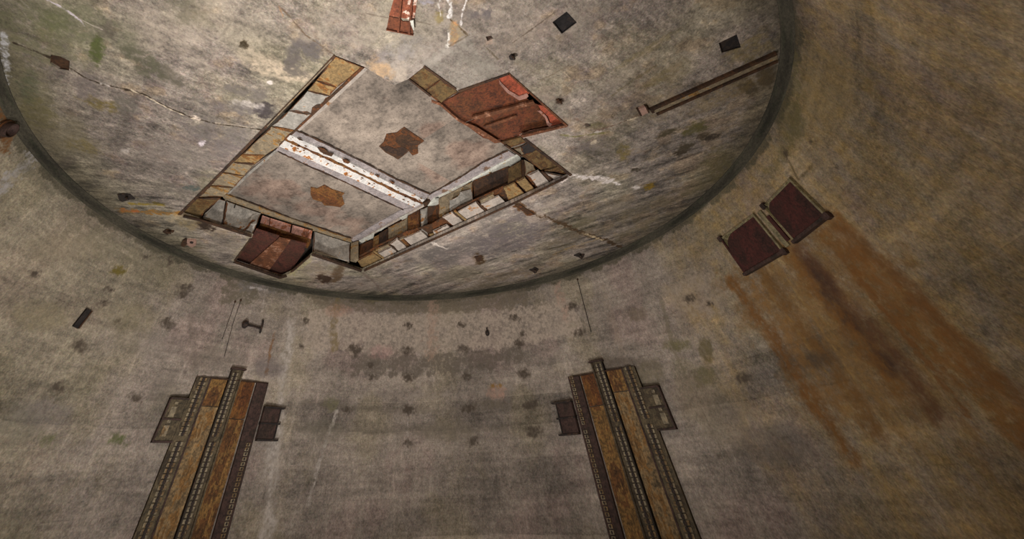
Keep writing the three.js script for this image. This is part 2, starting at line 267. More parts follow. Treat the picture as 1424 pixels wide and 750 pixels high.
for (const e of [
  // moss and damp at the upper left
  [50, 40, 70, 40, 20, [112, 114, 84], 0.45], [30, 110, 40, 50, 0, [116, 112, 84], 0.4], [120, 30, 60, 24, 20, [104, 108, 82], 0.4], [135, 72, 7, 13, 10, GREEN, 0.8], [150, 45, 16, 10, 20, DARK, 0.45],
  [200, 88, 34, 12, 32, [92, 92, 74], 0.65], [240, 108, 22, 9, 32, [100, 96, 82], 0.5], [122, 122, 18, 16, 0, GREYV, 0.5], [142, 146, 24, 7, 15, OLIVE, 0.6], [175, 145, 14, 16, 0, [104, 100, 92], 0.5], [55, 160, 22, 22, 0, [112, 106, 70], 0.5],
  [90, 195, 40, 26, 20, [124, 116, 92], 0.4], [40, 120, 14, 20, 0, [92, 100, 76], 0.45], [70, 30, 24, 20, 0, GREEN, 0.3], [120, 205, 24, 8, 20, OLIVE, 0.35], [95, 225, 10, 8, 0, DARK, 0.4],
  [250, 55, 60, 20, 35, LIGHT, 0.4], [205, 55, 30, 12, 30, LIGHT, 0.4], [270, 20, 30, 14, 30, [106, 104, 84], 0.45],
  // left middle
  [320, 40, 60, 30, 20, LIGHT, 0.35], [395, 100, 58, 11, 16, [196, 180, 158], 0.75], [360, 82, 30, 10, 20, [190, 176, 156], 0.5], [430, 70, 24, 13, 15, [100, 95, 94], 0.7], [405, 86, 9, 9, 0, [96, 90, 88], 0.6], [415, 101, 22, 6, 12, [104, 98, 92], 0.65],
  [340, 130, 32, 10, 12, [112, 106, 102], 0.6], [368, 153, 11, 8, 5, [70, 64, 64], 0.85], [330, 150, 42, 8, 8, [112, 106, 108], 0.5], [345, 145, 14, 4, 10, [200, 192, 186], 0.6], [300, 190, 42, 20, 10, [118, 111, 111], 0.5], [250, 215, 50, 18, 10, [128, 120, 114], 0.4],
  [281, 199, 4, 3, 0, [225, 215, 222], 0.9], [339, 62, 5, 4, 20, [62, 52, 36], 0.95], [375, 115, 3, 2, 0, WHITE, 0.8], [175, 210, 4, 3, 0, WHITE, 0.6], [300, 245, 30, 3, 3, [108, 102, 98], 0.5], [240, 265, 40, 3, 4, [112, 106, 98], 0.5], [265, 262, 9, 2.5, 3, [84, 92, 88], 0.7], [245, 258, 12, 3, 0, [96, 90, 84], 0.5],
  // below the opening
  [300, 322, 30, 7, 16, [164, 150, 124], 0.4], [285, 314, 10, 5, 20, [52, 38, 28], 0.85], [265, 310, 16, 8, 10, [146, 126, 84], 0.4], [330, 345, 24, 9, 20, [150, 140, 122], 0.4], [312, 335, 6, 4, 0, DARK, 0.4],
  [440, 375, 22, 10, 10, [152, 140, 116], 0.4], [453, 388, 8, 4, 15, [60, 40, 26], 0.9], [470, 380, 5, 10, 25, [92, 70, 46], 0.6], [520, 395, 40, 8, -5, [132, 122, 112], 0.4],
  [640, 352, 60, 14, -20, [106, 99, 97], 0.6], [715, 325, 56, 18, -24, [104, 96, 98], 0.65], [590, 358, 24, 10, -20, [98, 93, 90], 0.6], [560, 345, 18, 10, -20, [116, 110, 106], 0.5], [665, 361, 6, 5, 0, [76, 54, 26], 0.95], [650, 363, 10, 6, 0, [176, 160, 152], 0.6], [690, 352, 16, 5, -20, [88, 82, 82], 0.55], [685, 298, 22, 8, -30, [96, 92, 88], 0.5], [770, 280, 20, 8, -20, [178, 164, 148], 0.45],
  [620, 385, 40, 8, -14, [116, 108, 94], 0.45], [740, 300, 12, 8, 30, [176, 162, 150], 0.6], [790, 330, 30, 6, -20, [110, 98, 80], 0.5], [812, 310, 20, 5, -20, [108, 100, 74], 0.45], [700, 385, 40, 6, -15, [112, 100, 78], 0.5], [745, 283, 8, 5, 30, [196, 186, 176], 0.5],
  [770, 296, 30, 4, -20, [170, 152, 140], 0.3], [850, 290, 40, 9, -24, [130, 120, 100], 0.4], [880, 320, 40, 8, -26, [118, 110, 84], 0.4],
  // right
  [930, 184, 12, 3, -20, [80, 72, 54], 0.7], [965, 180, 14, 6, -25, [92, 88, 50], 0.6], [990, 191, 8, 3, -20, [62, 54, 46], 0.8], [976, 190, 7, 3, -25, [74, 64, 50], 0.7], [952, 204, 9, 4, -20, [76, 68, 52], 0.7], [946, 212, 8, 3, -15, [70, 60, 46], 0.8], [1041, 121, 10, 9, 0, [84, 74, 56], 0.75], [1066, 108, 9, 12, 20, [90, 78, 58], 0.7], [868, 212, 8, 11, 10, OLIVE, 0.55], [884, 216, 11, 11, 0, [140, 134, 132], 0.5], [884, 236, 5, 2, 0, [66, 58, 46], 0.7], [903, 259, 6, 3, -20, [130, 106, 40], 0.8], [885, 261, 4, 2, 0, WHITE, 0.8],
  [830, 205, 24, 10, -10, [118, 110, 108], 0.5], [860, 110, 50, 7, -32, LIGHT, 0.35], [900, 70, 40, 5, -32, [150, 136, 96], 0.35], [915, 110, 26, 5, -28, [112, 102, 66], 0.4], [940, 92, 8, 3, -28, [178, 160, 140], 0.5], [935, 100, 24, 12, -28, [140, 124, 90], 0.3], [1040, 70, 30, 14, -20, [142, 126, 78], 0.4], [1000, 130, 60, 12, -24, [138, 118, 76], 0.35], [920, 150, 40, 16, -24, [136, 122, 96], 0.35], [840, 150, 40, 12, -22, [156, 140, 126], 0.3], [1000, 230, 20, 20, -40, [104, 96, 64], 0.5], [970, 260, 24, 8, -35, [104, 98, 72], 0.5], [880, 300, 60, 10, -26, [122, 112, 84], 0.35], [810, 30, 60, 20, -35, [150, 142, 128], 0.3], [830, 175, 10, 5, 0, [106, 100, 64], 0.5], [817, 174, 3, 2, 0, BLACK, 0.8], [833, 183, 4, 1.6, -20, WHITE, 0.7], [827, 198, 4, 2, -20, [200, 186, 164], 0.8],
  // above the opening
  [575, 85, 52, 16, -20, [178, 169, 160], 0.55], [530, 96, 13, 8, 25, [190, 162, 130], 0.7], [556, 104, 8, 12, -10, [188, 176, 162], 0.6], [560, 68, 30, 14, -20, [150, 146, 148], 0.4], [622, 72, 34, 4, -33, [196, 186, 178], 0.6], [655, 21, 8, 5, 0, [108, 103, 104], 0.6], [676, 20, 6, 5, 0, [106, 101, 104], 0.6], [611, 24, 5, 6, 0, [140, 124, 70], 0.7], [660, 85, 40, 14, 35, [148, 142, 132], 0.4], [600, 40, 60, 26, 0, [170, 160, 148], 0.35], [480, 40, 60, 30, 0, [172, 162, 148], 0.45], [700, 40, 50, 30, 0, [166, 154, 142], 0.3], [778, 141, 4, 3, 0, [74, 60, 50], 0.8], [760, 130, 14, 10, 0, [178, 160, 146], 0.4], [735, 92, 20, 8, 20, [150, 142, 120], 0.35], [650, 82, 14, 5, 35, [122, 114, 104], 0.5], [682, 58, 6, 4, 0, [196, 168, 148], 0.5], [720, 55, 40, 14, -34, [164, 150, 134], 0.3],
]) cEll(...e);
for (const l of [
  [[[66, 0], [90, 13], [112, 28], [118, 36]], 4, [222, 214, 224], 0.85], [[[110, 26], [128, 35], [142, 41]], 2, [206, 196, 186], 0.6], [[[6, 48], [8, 80], [9, 130]], 7, [206, 208, 214], 0.7], [[[30, 2], [42, 12]], 3, [180, 172, 168], 0.5],
  [[[20, 60], [45, 70], [70, 80], [100, 96], [118, 108], [140, 117], [165, 122], [200, 131], [232, 149], [268, 164], [300, 172], [330, 176], [366, 181]], 2.8, [60, 50, 38], 0.95, { relief: -2 }],
  [[[140, 116], [152, 120]], 2.5, WHITE, 0.8], [[[176, 122], [186, 127], [205, 135], [236, 152], [262, 163], [276, 167]], 2.2, [222, 208, 184], 0.85], [[[266, 162], [276, 166]], 5, [232, 216, 200], 0.9], [[[300, 171], [326, 174], [350, 178]], 1.8, [206, 192, 174], 0.7],
  [[[205, 32], [232, 48], [250, 58]], 3, LIGHT, 0.5], [[[300, 232], [312, 235], [345, 237]], 2, [198, 182, 172], 0.6], [[[300, 60], [330, 20], [345, 0]], 3, [132, 124, 112], 0.4],
  [[[720, 284], [742, 297], [768, 306], [812, 325], [845, 335], [868, 346]], 3, [76, 56, 34], 0.95, { relief: -2 }], [[[810, 324], [822, 328], [838, 334]], 2, [210, 192, 158], 0.8], [[[748, 297], [766, 309]], 3, [192, 178, 166], 0.6],
  [[[796, 244], [816, 247], [836, 247], [862, 256]], 4, [236, 228, 224], 0.9], [[[812, 245], [846, 253]], 4, [226, 216, 212], 0.8], [[[778, 256], [786, 250]], 3, [226, 214, 206], 0.8], [[[602, 338], [612, 343], [621, 346]], 2.4, [226, 216, 206], 0.85], [[[655, 312], [672, 326], [678, 330]], 4, [180, 166, 152], 0.5], [[[575, 352], [590, 366]], 5, [178, 164, 150], 0.5],
  [[[690, 345], [720, 330], [760, 316]], 1.8, [172, 158, 146], 0.45], [[[640, 370], [690, 352]], 1.8, [170, 154, 140], 0.45], [[[560, 380], [620, 362]], 1.8, [92, 84, 78], 0.5], [[[770, 354], [800, 342], [830, 333]], 2, [156, 130, 84], 0.5], [[[766, 346], [800, 338]], 2.5, [90, 80, 58], 0.5],
  [[[800, 165], [820, 176], [834, 182]], 1.6, [120, 96, 80], 0.5], [[[822, 184], [858, 173], [890, 160]], 1.5, [110, 84, 70], 0.6], [[[875, 167], [886, 163]], 2, [220, 206, 180], 0.8], [[[852, 132], [880, 112], [912, 92]], 2.5, [108, 98, 70], 0.45], [[[866, 95], [890, 80], [918, 58]], 3, [190, 174, 156], 0.5], [[[780, 188], [800, 190], [846, 184]], 2, [112, 110, 56], 0.5],
  [[[674, 64], [684, 74], [692, 82]], 2, [106, 96, 80], 0.7], [[[712, 60], [735, 44], [776, 14]], 1.6, [112, 100, 88], 0.7], [[[782, 98], [792, 108]], 1.6, [200, 184, 160], 0.7], [[[752, 112], [790, 92]], 2, [120, 108, 90], 0.4],
  [[[612, 0], [610, 6], [612, 16], [613, 22]], 2.4, [236, 232, 226], 0.8], [[[624, 0], [628, 8], [626, 16], [625, 24]], 3.4, [244, 242, 240], 0.95], [[[649, 0], [645, 10], [642, 22], [641, 36]], 2.6, [242, 238, 236], 0.9], [[[625, 44], [624, 56], [622, 65]], 3, [232, 228, 220], 0.85], [[[586, 0], [600, 4]], 8, [168, 166, 182], 0.5],
  [[[626, 27], [638, 37], [651, 49]], 2, [98, 82, 60], 0.9, { relief: -2 }], [[[632, 34], [632, 46], [629, 58]], 6, [204, 156, 112], 0.8], [[[651, 49], [640, 56], [625, 64]], 1.6, [120, 106, 88], 0.7], [[[508, 18], [524, 22], [541, 25]], 1.4, [116, 104, 92], 0.6], [[[577, 29], [598, 34]], 1.4, [110, 100, 88], 0.6], [[[380, 0], [400, 20], [424, 48], [466, 77]], 1.8, [108, 92, 76], 0.75], [[[388, 10], [394, 24]], 3, [176, 130, 90], 0.5], [[[497, 62], [494, 90]], 1.4, [130, 120, 108], 0.5],
  [[[346, 374], [366, 350], [352, 330]], 3, [170, 158, 132], 0.4], [[[325, 362], [348, 330]], 5, [178, 168, 142], 0.6], [[[407, 382], [432, 356]], 5, [180, 172, 128], 0.6], [[[170, 293], [200, 295], [246, 297]], 7, OCHRE, 0.85], [[[172, 292], [190, 294]], 5, [176, 104, 60], 0.7], [[[182, 284], [205, 284], [226, 285]], 4, [150, 130, 56], 0.7], [[[215, 283], [226, 284]], 4, [96, 84, 36], 0.6], [[[232, 289], [240, 290]], 2.5, BLACK, 0.6], [[[244, 300], [238, 310]], 6, [204, 186, 152], 0.6], [[[505, 380], [520, 392], [530, 405]], 2, [108, 92, 84], 0.5], [[[520, 380], [545, 394]], 2.4, [170, 160, 150], 0.4],
]) cLine(...l);
cPoly([[627, 29], [650, 49], [626, 62]], [168, 150, 118], 0.6, { soft: 0.03, rough: 0.02 });
cPoly([[640, 128], [692, 98], [651, 52], [592, 84], [592, 94]], [164, 160, 150], 0.4, { soft: 0.04, rough: 0.03 });
cPoly([[714, 287], [723, 283], [746, 298], [733, 301]], [96, 60, 28], 0.85, { soft: 0.03, rough: 0.03 });
const concreteOpts = { roughness: 1, metalness: 0, bumpScale: 0.012 };
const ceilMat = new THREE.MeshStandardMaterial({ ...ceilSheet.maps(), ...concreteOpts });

// ---------------------------------------------------------------- ceiling slab with the opening, its hatches and the pockets cut through
const HOLE = [[249, 299], [350.5, 330], [325, 365], [389, 387], [404, 380], [434, 354.5], [503, 377.5], [794, 244.8], [725, 190.5], [789, 175.5], [707.6, 103], [638, 127.5], [589.6, 92.8], [568, 110], [548, 118.5], [507, 93], [465.5, 77]];
const POCKETS = {
  a: [[768, 31], [788, 16], [802.5, 31.5], [781.5, 47.5]], b: [[999.5, 60], [1025, 47.5], [1031, 66], [1003.5, 74]], c: [[70, 76], [84, 78.5], [97, 85], [96, 98.5], [82, 96], [69, 88]], d: [[675.5, 51], [683, 49.5], [686, 53.5], [678, 57.5]],
};
function holePath(list) { return new THREE.Path(list.map(([x, y]) => { const q = onCeiling(x, y); return new THREE.Vector2(q.x, q.z); })); }
{
  const s = new THREE.Shape(); s.absarc(0, 0, RAD, 0, Math.PI * 2, false);
  s.holes.push(holePath(HOLE), ...Object.values(POCKETS).map(holePath));
  const g = new THREE.ExtrudeGeometry(s, { depth: 0.09, bevelEnabled: false, curveSegments: 96 });
  g.rotateX(Math.PI / 2); g.translate(0, H + 0.09, 0);           // shape y becomes world z, the slab lies on H .. H + 0.09
  const p = g.attributes.position, uv = g.attributes.uv;
  for (let i = 0; i < p.count; i++) uv.setXY(i, (p.getX(i) + 8) / 16, (p.getZ(i) + 8) / 16);
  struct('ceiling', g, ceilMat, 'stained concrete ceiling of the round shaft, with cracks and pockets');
  const roofMat = new THREE.MeshStandardMaterial({ color: 0x6f675c, roughness: 0.95 });
  struct('ceiling_upper', new THREE.CylinderGeometry(RAD + 0.4, RAD + 0.4, 0.3, 96).translate(0, H + 1.85, 0), roofMat);
  struct('floor', new THREE.CylinderGeometry(RAD + 0.4, RAD + 0.4, 0.3, 96).translate(0, -0.15, 0), roofMat);
}

// ---------------------------------------------------------------- round wall in four arcs
const WALL_TOP = H + 1.7, wallSheets = [];
const D = Math.PI / 180;
const toW = (p) => { const q = onWall(p[0], p[1]); return [wallAngle(q) * RAD, q.y]; };
function arcSheet(name, a0, a1, w) {
  const s = new Sheet(w, 1024, (a1 - a0) * D * RAD, H, a0 * D * RAD, 0); s.name = name; s.a0 = a0; s.a1 = a1; wallSheets.push(s);
  s.fill((x, y, o) => {
    const th = x / RAD / D;
    const big = nz(NA, x / 13 + 0.3, y / 13 + 0.1), mid = nz(NA, x / 4.5 + 0.2, y / 4.5 + 0.6), fine = nz(NB, x / 1.6 + 0.5, y / 1.6), grit = nz(NC, x / 0.9 + 0.3, y / 0.9), gr = (rnd() - 0.5) * 0.8 + grainAt(x, y, 3), g1 = 5 * grainAt(x, y, 4), g2 = 6 * grainAt(x, y, 5);
    const drip = nz(NB, x / 1.8 + 0.4, y / 14 + 0.15), lift = nz(NB, x / 16 + 0.7, y / 2.4 + 0.35), boards = nz(NC, x / 8 + 0.1, y / 0.9 + 0.2);
    const row = Math.floor(y / 0.62 + 0.02 * nz(NB, x / 9, y / 9)), col = Math.floor(x / 2.44 + 0.1 + row * 0.37), cell = Math.floor(x / 1.22 + 0.3);                 // formwork lifts and panels
    const f1 = Math.abs(((y / 0.62) % 1 + 1) % 1 - 0.5) * 2, f2 = Math.abs(((x / 1.22 + 0.3) % 1 + 1) % 1 - 0.5) * 2, seam = (sstep(0.96, 1, f2) * 0.06 + sstep(0.955, 1, f1) * 0.04) * (0.5 + 0.5 * sstep(-0.5, 0.8, mid));
    const tone = 0.032 * nz(NB, row * 0.377 + 0.1, row * 0.171) + 0.022 * nz(NB, col * 0.137 + row * 0.61, row * 0.231) + 0.025 * nz(NC, cell * 0.31, 0.4);
    const hs = nz(NB, x / 9 + 0.3, y / 0.8 + 0.15), run = sstep(1.1, 2.2, nz(NC, x / 3.1 + 0.2, y / 26 + 0.3)) * sstep(-1, 1, mid + drip);
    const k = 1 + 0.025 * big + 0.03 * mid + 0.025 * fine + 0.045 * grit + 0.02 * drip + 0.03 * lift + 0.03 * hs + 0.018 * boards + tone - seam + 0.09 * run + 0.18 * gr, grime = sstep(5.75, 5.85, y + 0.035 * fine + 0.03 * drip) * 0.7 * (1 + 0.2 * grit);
    const hue = nz(NA, x / 5 + 0.1, y / 5 + 0.4), ol = sstep(0.2, 1.7, hue) * 0.5, pk = sstep(0.4, 1.8, -hue) * 0.6;
    const br = sstep(62, 84, th + 6 * mid) * (1 - sstep(150, 170, th)) * 0.55 * (1 + 0.25 * fine);         // the ochre run-off that covers the right of the wall
    const bl = (1 - sstep(-78, -56, th + 5 * mid)) * 0.5;      // a thin green film on the left
    o[0] = lerp(lerp(152 * k + 5 * pk, 149 * k, bl), 148 * k, br) + g1; o[1] = lerp(lerp(142 * k - 3 * pk, 142 * k, bl), 126 * k, br) - 0.5 * g1; o[2] = lerp(lerp(132 * k - 14 * ol, 118 * k, bl), 84 * k, br) + g2; o[3] = 0.4 * fine + 0.5 * grit + 0.3 * boards - 8 * seam;
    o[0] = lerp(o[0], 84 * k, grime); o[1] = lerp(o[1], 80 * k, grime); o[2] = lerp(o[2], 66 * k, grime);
  });
  return s;
}
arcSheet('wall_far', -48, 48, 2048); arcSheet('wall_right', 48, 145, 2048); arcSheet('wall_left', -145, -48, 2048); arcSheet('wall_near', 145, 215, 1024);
const eachSheet = (f) => wallSheets.forEach(f);
function wEll(x, y, rx, ry, deg, col, a, o) {
  const t = deg * D, c = toW([x, y]), e1 = toW([x + rx * Math.cos(t), y + rx * Math.sin(t)]), e2 = toW([x - ry * Math.sin(t), y + ry * Math.cos(t)]);
  eachSheet((s) => s.ellipse(c, [e1[0] - c[0], e1[1] - c[1]], [e2[0] - c[0], e2[1] - c[1]], col, a, o));
}
const wLine = (p, w, col, a, o) => { const m = p[p.length >> 1], q = toW(m), q2 = toW([m[0] + w * 0.7, m[1] + w * 0.7]); eachSheet((s) => s.line(p.map(toW), Math.hypot(q2[0] - q[0], q2[1] - q[1]), col, a, o)); };
const wPoly = (p, col, a, o) => eachSheet((s) => s.poly(p.map(toW), col, a, o));
const wVert = (px, py, len, w, col, a, o) => { const q = onWall(px, py), x = wallAngle(q) * RAD, p = []; for (let i = 0; i <= 5; i++) p.push([x + 0.05 * Math.sin(i * 2.1 + px), q.y - len * i / 5]); eachSheet((s) => s.line(p, w, col, a, o)); };
const PINK = [188, 150, 132], TIE = [80, 71, 62];
for (const p of [
  [[[430, 428], [500, 436], [600, 438], [700, 430], [790, 414], [812, 462], [720, 482], [600, 492], [500, 492], [420, 484]], [186, 172, 158], 0.7, { soft: 0.04, rough: 0.04 }],
  [[[500, 494], [600, 494], [720, 484], [730, 500], [640, 518], [560, 522], [480, 518]], [106, 98, 88], 0.6, { soft: 0.07, rough: 0.08 }],
  [[[420, 405], [520, 412], [640, 410], [730, 396], [736, 424], [640, 434], [540, 434], [440, 426]], [118, 108, 92], 0.6, { soft: 0.05, rough: 0.05 }],
  [[[318, 388], [362, 396], [352, 428], [306, 416]], [104, 98, 82], 0.6, { soft: 0.06, rough: 0.06 }], [[[336, 388], [396, 396], [390, 408], [330, 402]], [126, 122, 122], 0.5, { soft: 0.06, rough: 0.06 }],
  [[[920, 398], [990, 370], [1012, 402], [1000, 438], [946, 440]], [172, 158, 142], 0.5, { soft: 0.06, rough: 0.05 }],
  [[[1016, 398], [1092, 354], [1150, 304], [1200, 310], [1300, 430], [1310, 580], [1220, 600], [1130, 560]], [126, 92, 52], 0.4, { soft: 0.3, rough: 0.22, scale: 2.2, grainy: 0.3 }],
  [[[100, 300], [150, 322], [240, 372], [228, 392], [150, 356], [96, 330]], [124, 118, 98], 0.35, { soft: 0.1, rough: 0.1 }],
  [[[0, 140], [18, 150], [26, 176], [10, 210], [0, 216]], [120, 80, 44], 0.7, { soft: 0.06, rough: 0.05 }],
]) wPoly(...p);
for (const l of [
  [[[1124, 367], [1160, 415], [1200, 466], [1240, 516]], 30, [78, 58, 48], 0.8, { soft: 0.16, rough: 0.06, scale: 2.5, grainy: 0.2 }], [[[1062, 396], [1110, 460], [1150, 520]], 8, [176, 140, 78], 0.4], [[[1096, 390], [1150, 470], [1190, 530]], 5, [178, 146, 90], 0.4], [[[1190, 380], [1260, 470], [1340, 570]], 20, [128, 84, 44], 0.5],
  [[[404, 450], [398, 500], [390, 560], [380, 632], [370, 750]], 13, [190, 182, 174], 0.8, { grainy: 0.25, soft: 0.12, rough: 0.05, scale: 2.5 }], [[[415, 410], [405, 450]], 8, [180, 168, 158], 0.4], [[[468, 572], [448, 632], [430, 700]], 5, [186, 178, 170], 0.75], [[[567, 578], [567, 606]], 2.4, [186, 176, 168], 0.6], [[[602, 420], [600, 455], [598, 490]], 14, [186, 154, 136], 0.4], [[[775, 400], [786, 440]], 12, [190, 156, 140], 0.4], [[[296, 346], [290, 374]], 6, [178, 166, 150], 0.55], [[[370, 404], [364, 432]], 3, [184, 174, 164], 0.6], [[[348, 400], [368, 403]], 2, [200, 194, 192], 0.6],
  [[[62, 200], [30, 232], [0, 262]], 14, [178, 176, 180], 0.6], [[[30, 230], [60, 258], [80, 270]], 6, [116, 112, 96], 0.4], [[[130, 310], [105, 345], [85, 380]], 5, [168, 156, 138], 0.4], [[[470, 420], [462, 450], [466, 484]], 8, [128, 112, 76], 0.5], [[[382, 462], [376, 486], [370, 520]], 3, [132, 96, 66], 0.6], [[[640, 480], [560, 486], [500, 486]], 3, [130, 122, 112], 0.3], [[[500, 548], [600, 550], [720, 540]], 5, [162, 152, 142], 0.4], [[[420, 560], [560, 572], [720, 566]], 4, [120, 112, 100], 0.4], [[[420, 596], [560, 600], [720, 596]], 8, [124, 116, 104], 0.4],
  [[[270, 515], [265, 440], [300, 400]], 6, [122, 112, 102], 0.35], [[[920, 420], [935, 480], [960, 540]], 8, [122, 114, 92], 0.4], [[[840, 400], [850, 440], [870, 500]], 10, [166, 150, 132], 0.3], [[[1098, 60], [1110, 130], [1100, 200], [1070, 240]], 14, [112, 104, 66], 0.4], [[[1130, 230], [1110, 250], [1092, 214]], 3, [96, 84, 58], 0.5],
]) wLine(...l);
for (const [x, y, rx, ry = rx * 0.75, col = TIE, a = 0.9] of [
  [567, 453, 5], [641, 452, 5], [716, 442, 6], [795, 426, 7], [567, 488, 8], [644, 485, 7], [722, 478, 7], [725, 465, 4], [807, 463, 7], [492, 486, 9], [493, 496, 4], [518, 525, 5], [568, 525, 7], [648, 524, 6], [728, 520, 8], [569, 570, 8], [651, 568, 8], [737, 563, 9], [483, 570, 6], [657, 614, 8], [569, 617, 5], [743, 600, 10], [424, 446, 4], [420, 482, 3], [515, 508, 4],
  [50, 381, 6], [110, 481, 10], [79, 539, 9], [190, 554, 7], [233, 450, 9, 8], [162, 447, 4], [143, 421, 6], [257, 400, 9, 5], [252, 410, 7, 4], [166, 377, 9, 6, [112, 100, 46]], [204, 357, 4], [236, 364, 3, 5], [152, 403, 5, 3], [960, 415, 7], [987, 422, 3, 3, BLACK], [1033, 526, 9, 6], [980, 524, 16, 14, [102, 98, 64], 0.5], [942, 480, 16, 8, [104, 100, 62], 0.6], [982, 486, 9, 18, [94, 86, 54], 0.6], [885, 437, 14, 9, [116, 104, 88], 0.6], [165, 612, 9, 7, GREEN], [65, 612, 10, 8, GREEN, 0.5], [1130, 502, 28, 10, [84, 72, 60], 0.75], [460, 562, 10, 9, [112, 110, 80], 0.6],
  [690, 546, 14, 9, PINK, 0.65], [684, 537, 3, 2, [150, 112, 56], 0.9], [695, 536, 3, 2, [150, 112, 56], 0.9], [683, 562, 22, 5, [108, 100, 86], 0.6], [470, 432, 18, 9, PINK, 0.5], [532, 490, 18, 10, [190, 150, 146], 0.45], [375, 512, 20, 14, [112, 104, 104], 0.55], [860, 506, 44, 9, [96, 86, 76], 0.55], [905, 520, 20, 20, [112, 104, 80], 0.5], [300, 500, 40, 14, [124, 114, 104], 0.35], [230, 545, 20, 30, [122, 114, 106], 0.35], [1092, 214, 4, 5, [70, 60, 50], 0.7], [1127, 196, 2, 2, BLACK, 0.7], [1160, 232, 2, 2, BLACK, 0.7], [60, 575, 40, 20, [138, 130, 134], 0.35], [30, 590, 30, 30, [126, 124, 110], 0.35], [180, 440, 40, 20, [138, 130, 104], 0.35], [60, 440, 40, 20, [144, 134, 104], 0.4], [90, 345, 50, 20, [164, 152, 128], 0.35], [210, 480, 50, 20, [132, 126, 118], 0.3], [520, 412, 20, 8, [112, 104, 70], 0.5], [450, 600, 30, 16, [118, 114, 100], 0.4], [620, 600, 40, 14, [122, 114, 98], 0.4], [1080, 620, 60, 30, [104, 98, 92], 0.4], [1010, 580, 40, 40, [128, 118, 104], 0.35], [960, 550, 30, 30, [150, 132, 116], 0.3], [1150, 120, 40, 60, [150, 128, 84], 0.4], [1180, 330, 20, 12, [190, 168, 140], 0.5], [1100, 170, 20, 30, [104, 98, 62], 0.45],
]) wEll(x, y, rx, ry, 0, col, a * 0.85, { grainy: 0.2, rough: 0.03, soft: 0.06 + 0.002 * rx });
for (const [x, y, len, w, col, a] of [[1022, 394, 2.6, 0.34, [122, 78, 34], 0.55], [1040, 384, 2.1, 0.2, [150, 110, 60], 0.5], [1056, 374, 2.3, 0.3, [120, 84, 42], 0.5], [1074, 362, 2.6, 0.26, [156, 122, 72], 0.45], [1094, 352, 1.9, 0.3, [132, 88, 40], 0.5], [1112, 344, 2.2, 0.3, [96, 64, 44], 0.5], [1142, 322, 2.4, 0.4, [130, 86, 40], 0.5], [1158, 306, 2.8, 0.35, [140, 92, 44], 0.5], [1180, 320, 2.2, 0.3, [116, 80, 44], 0.5]]) wVert(x, y, len, w, col, a, { soft: 0.12, rough: 0.05, scale: 2, grainy: 0.3 });
function arcGeo(a0, a1) {
  const N = 64, ri = RAD, ro = RAD + 0.4, pos = [], uv = [], P = (r, t, y) => [r * Math.sin(t), y, -r * Math.cos(t)], ys = [0, H, WALL_TOP];
  const quad = (a, b, c, d, u) => { for (const [p, q] of [[a, u[0]], [b, u[1]], [c, u[2]], [a, u[0]], [c, u[2]], [d, u[3]]]) { pos.push(...p); uv.push(...q); } };
  for (let i = 0; i < N; i++) {
    const f0 = i / N, f1 = (i + 1) / N, t0 = lerp(a0, a1, f0) * D, t1 = lerp(a0, a1, f1) * D;
    for (let j = 0; j < 2; j++) {
      const y0 = ys[j], y1 = ys[j + 1], v0 = y0 / H, v1 = y1 / H, u = [[f0, v0], [f1, v0], [f1, v1], [f0, v1]];
      quad(P(ri, t0, y0), P(ri, t1, y0), P(ri, t1, y1), P(ri, t0, y1), u);
      quad(P(ro, t1, y0), P(ro, t0, y0), P(ro, t0, y1), P(ro, t1, y1), [u[1], u[0], u[3], u[2]]);
    }
    quad(P(ri, t0, WALL_TOP), P(ri, t1, WALL_TOP), P(ro, t1, WALL_TOP), P(ro, t0, WALL_TOP), [[f0, 0], [f1, 0], [f1, 0.05], [f0, 0.05]]);
    quad(P(ro, t0, 0), P(ro, t1, 0), P(ri, t1, 0), P(ri, t0, 0), [[f0, 0], [f1, 0], [f1, 0.05], [f0, 0.05]]);
  }
  const g = geoFrom(pos, uv), p = g.attributes.position, n = g.attributes.normal;
  for (let i = 0; i < p.count; i++) if (Math.abs(n.getY(i)) < 0.5) { const r = Math.hypot(p.getX(i), p.getZ(i)), s = r < RAD + 0.2 ? -1 / r : 1 / r; n.setXYZ(i, p.getX(i) * s, 0, p.getZ(i) * s); }
  return g;
}
const WALL_LABEL = { wall_far: 'curved concrete wall at the far side with rows of tie hole patches', wall_right: 'curved concrete wall on the right with ochre run-off', wall_left: 'curved grey concrete wall on the left', wall_near: 'curved concrete wall behind the viewer' };
for (const s of wallSheets) { const { a0, a1, name } = s; struct(name, arcGeo(a0, a1), new THREE.MeshStandardMaterial({ ...s.maps(), ...concreteOpts, bumpScale: 0.01 }), WALL_LABEL[name]); }

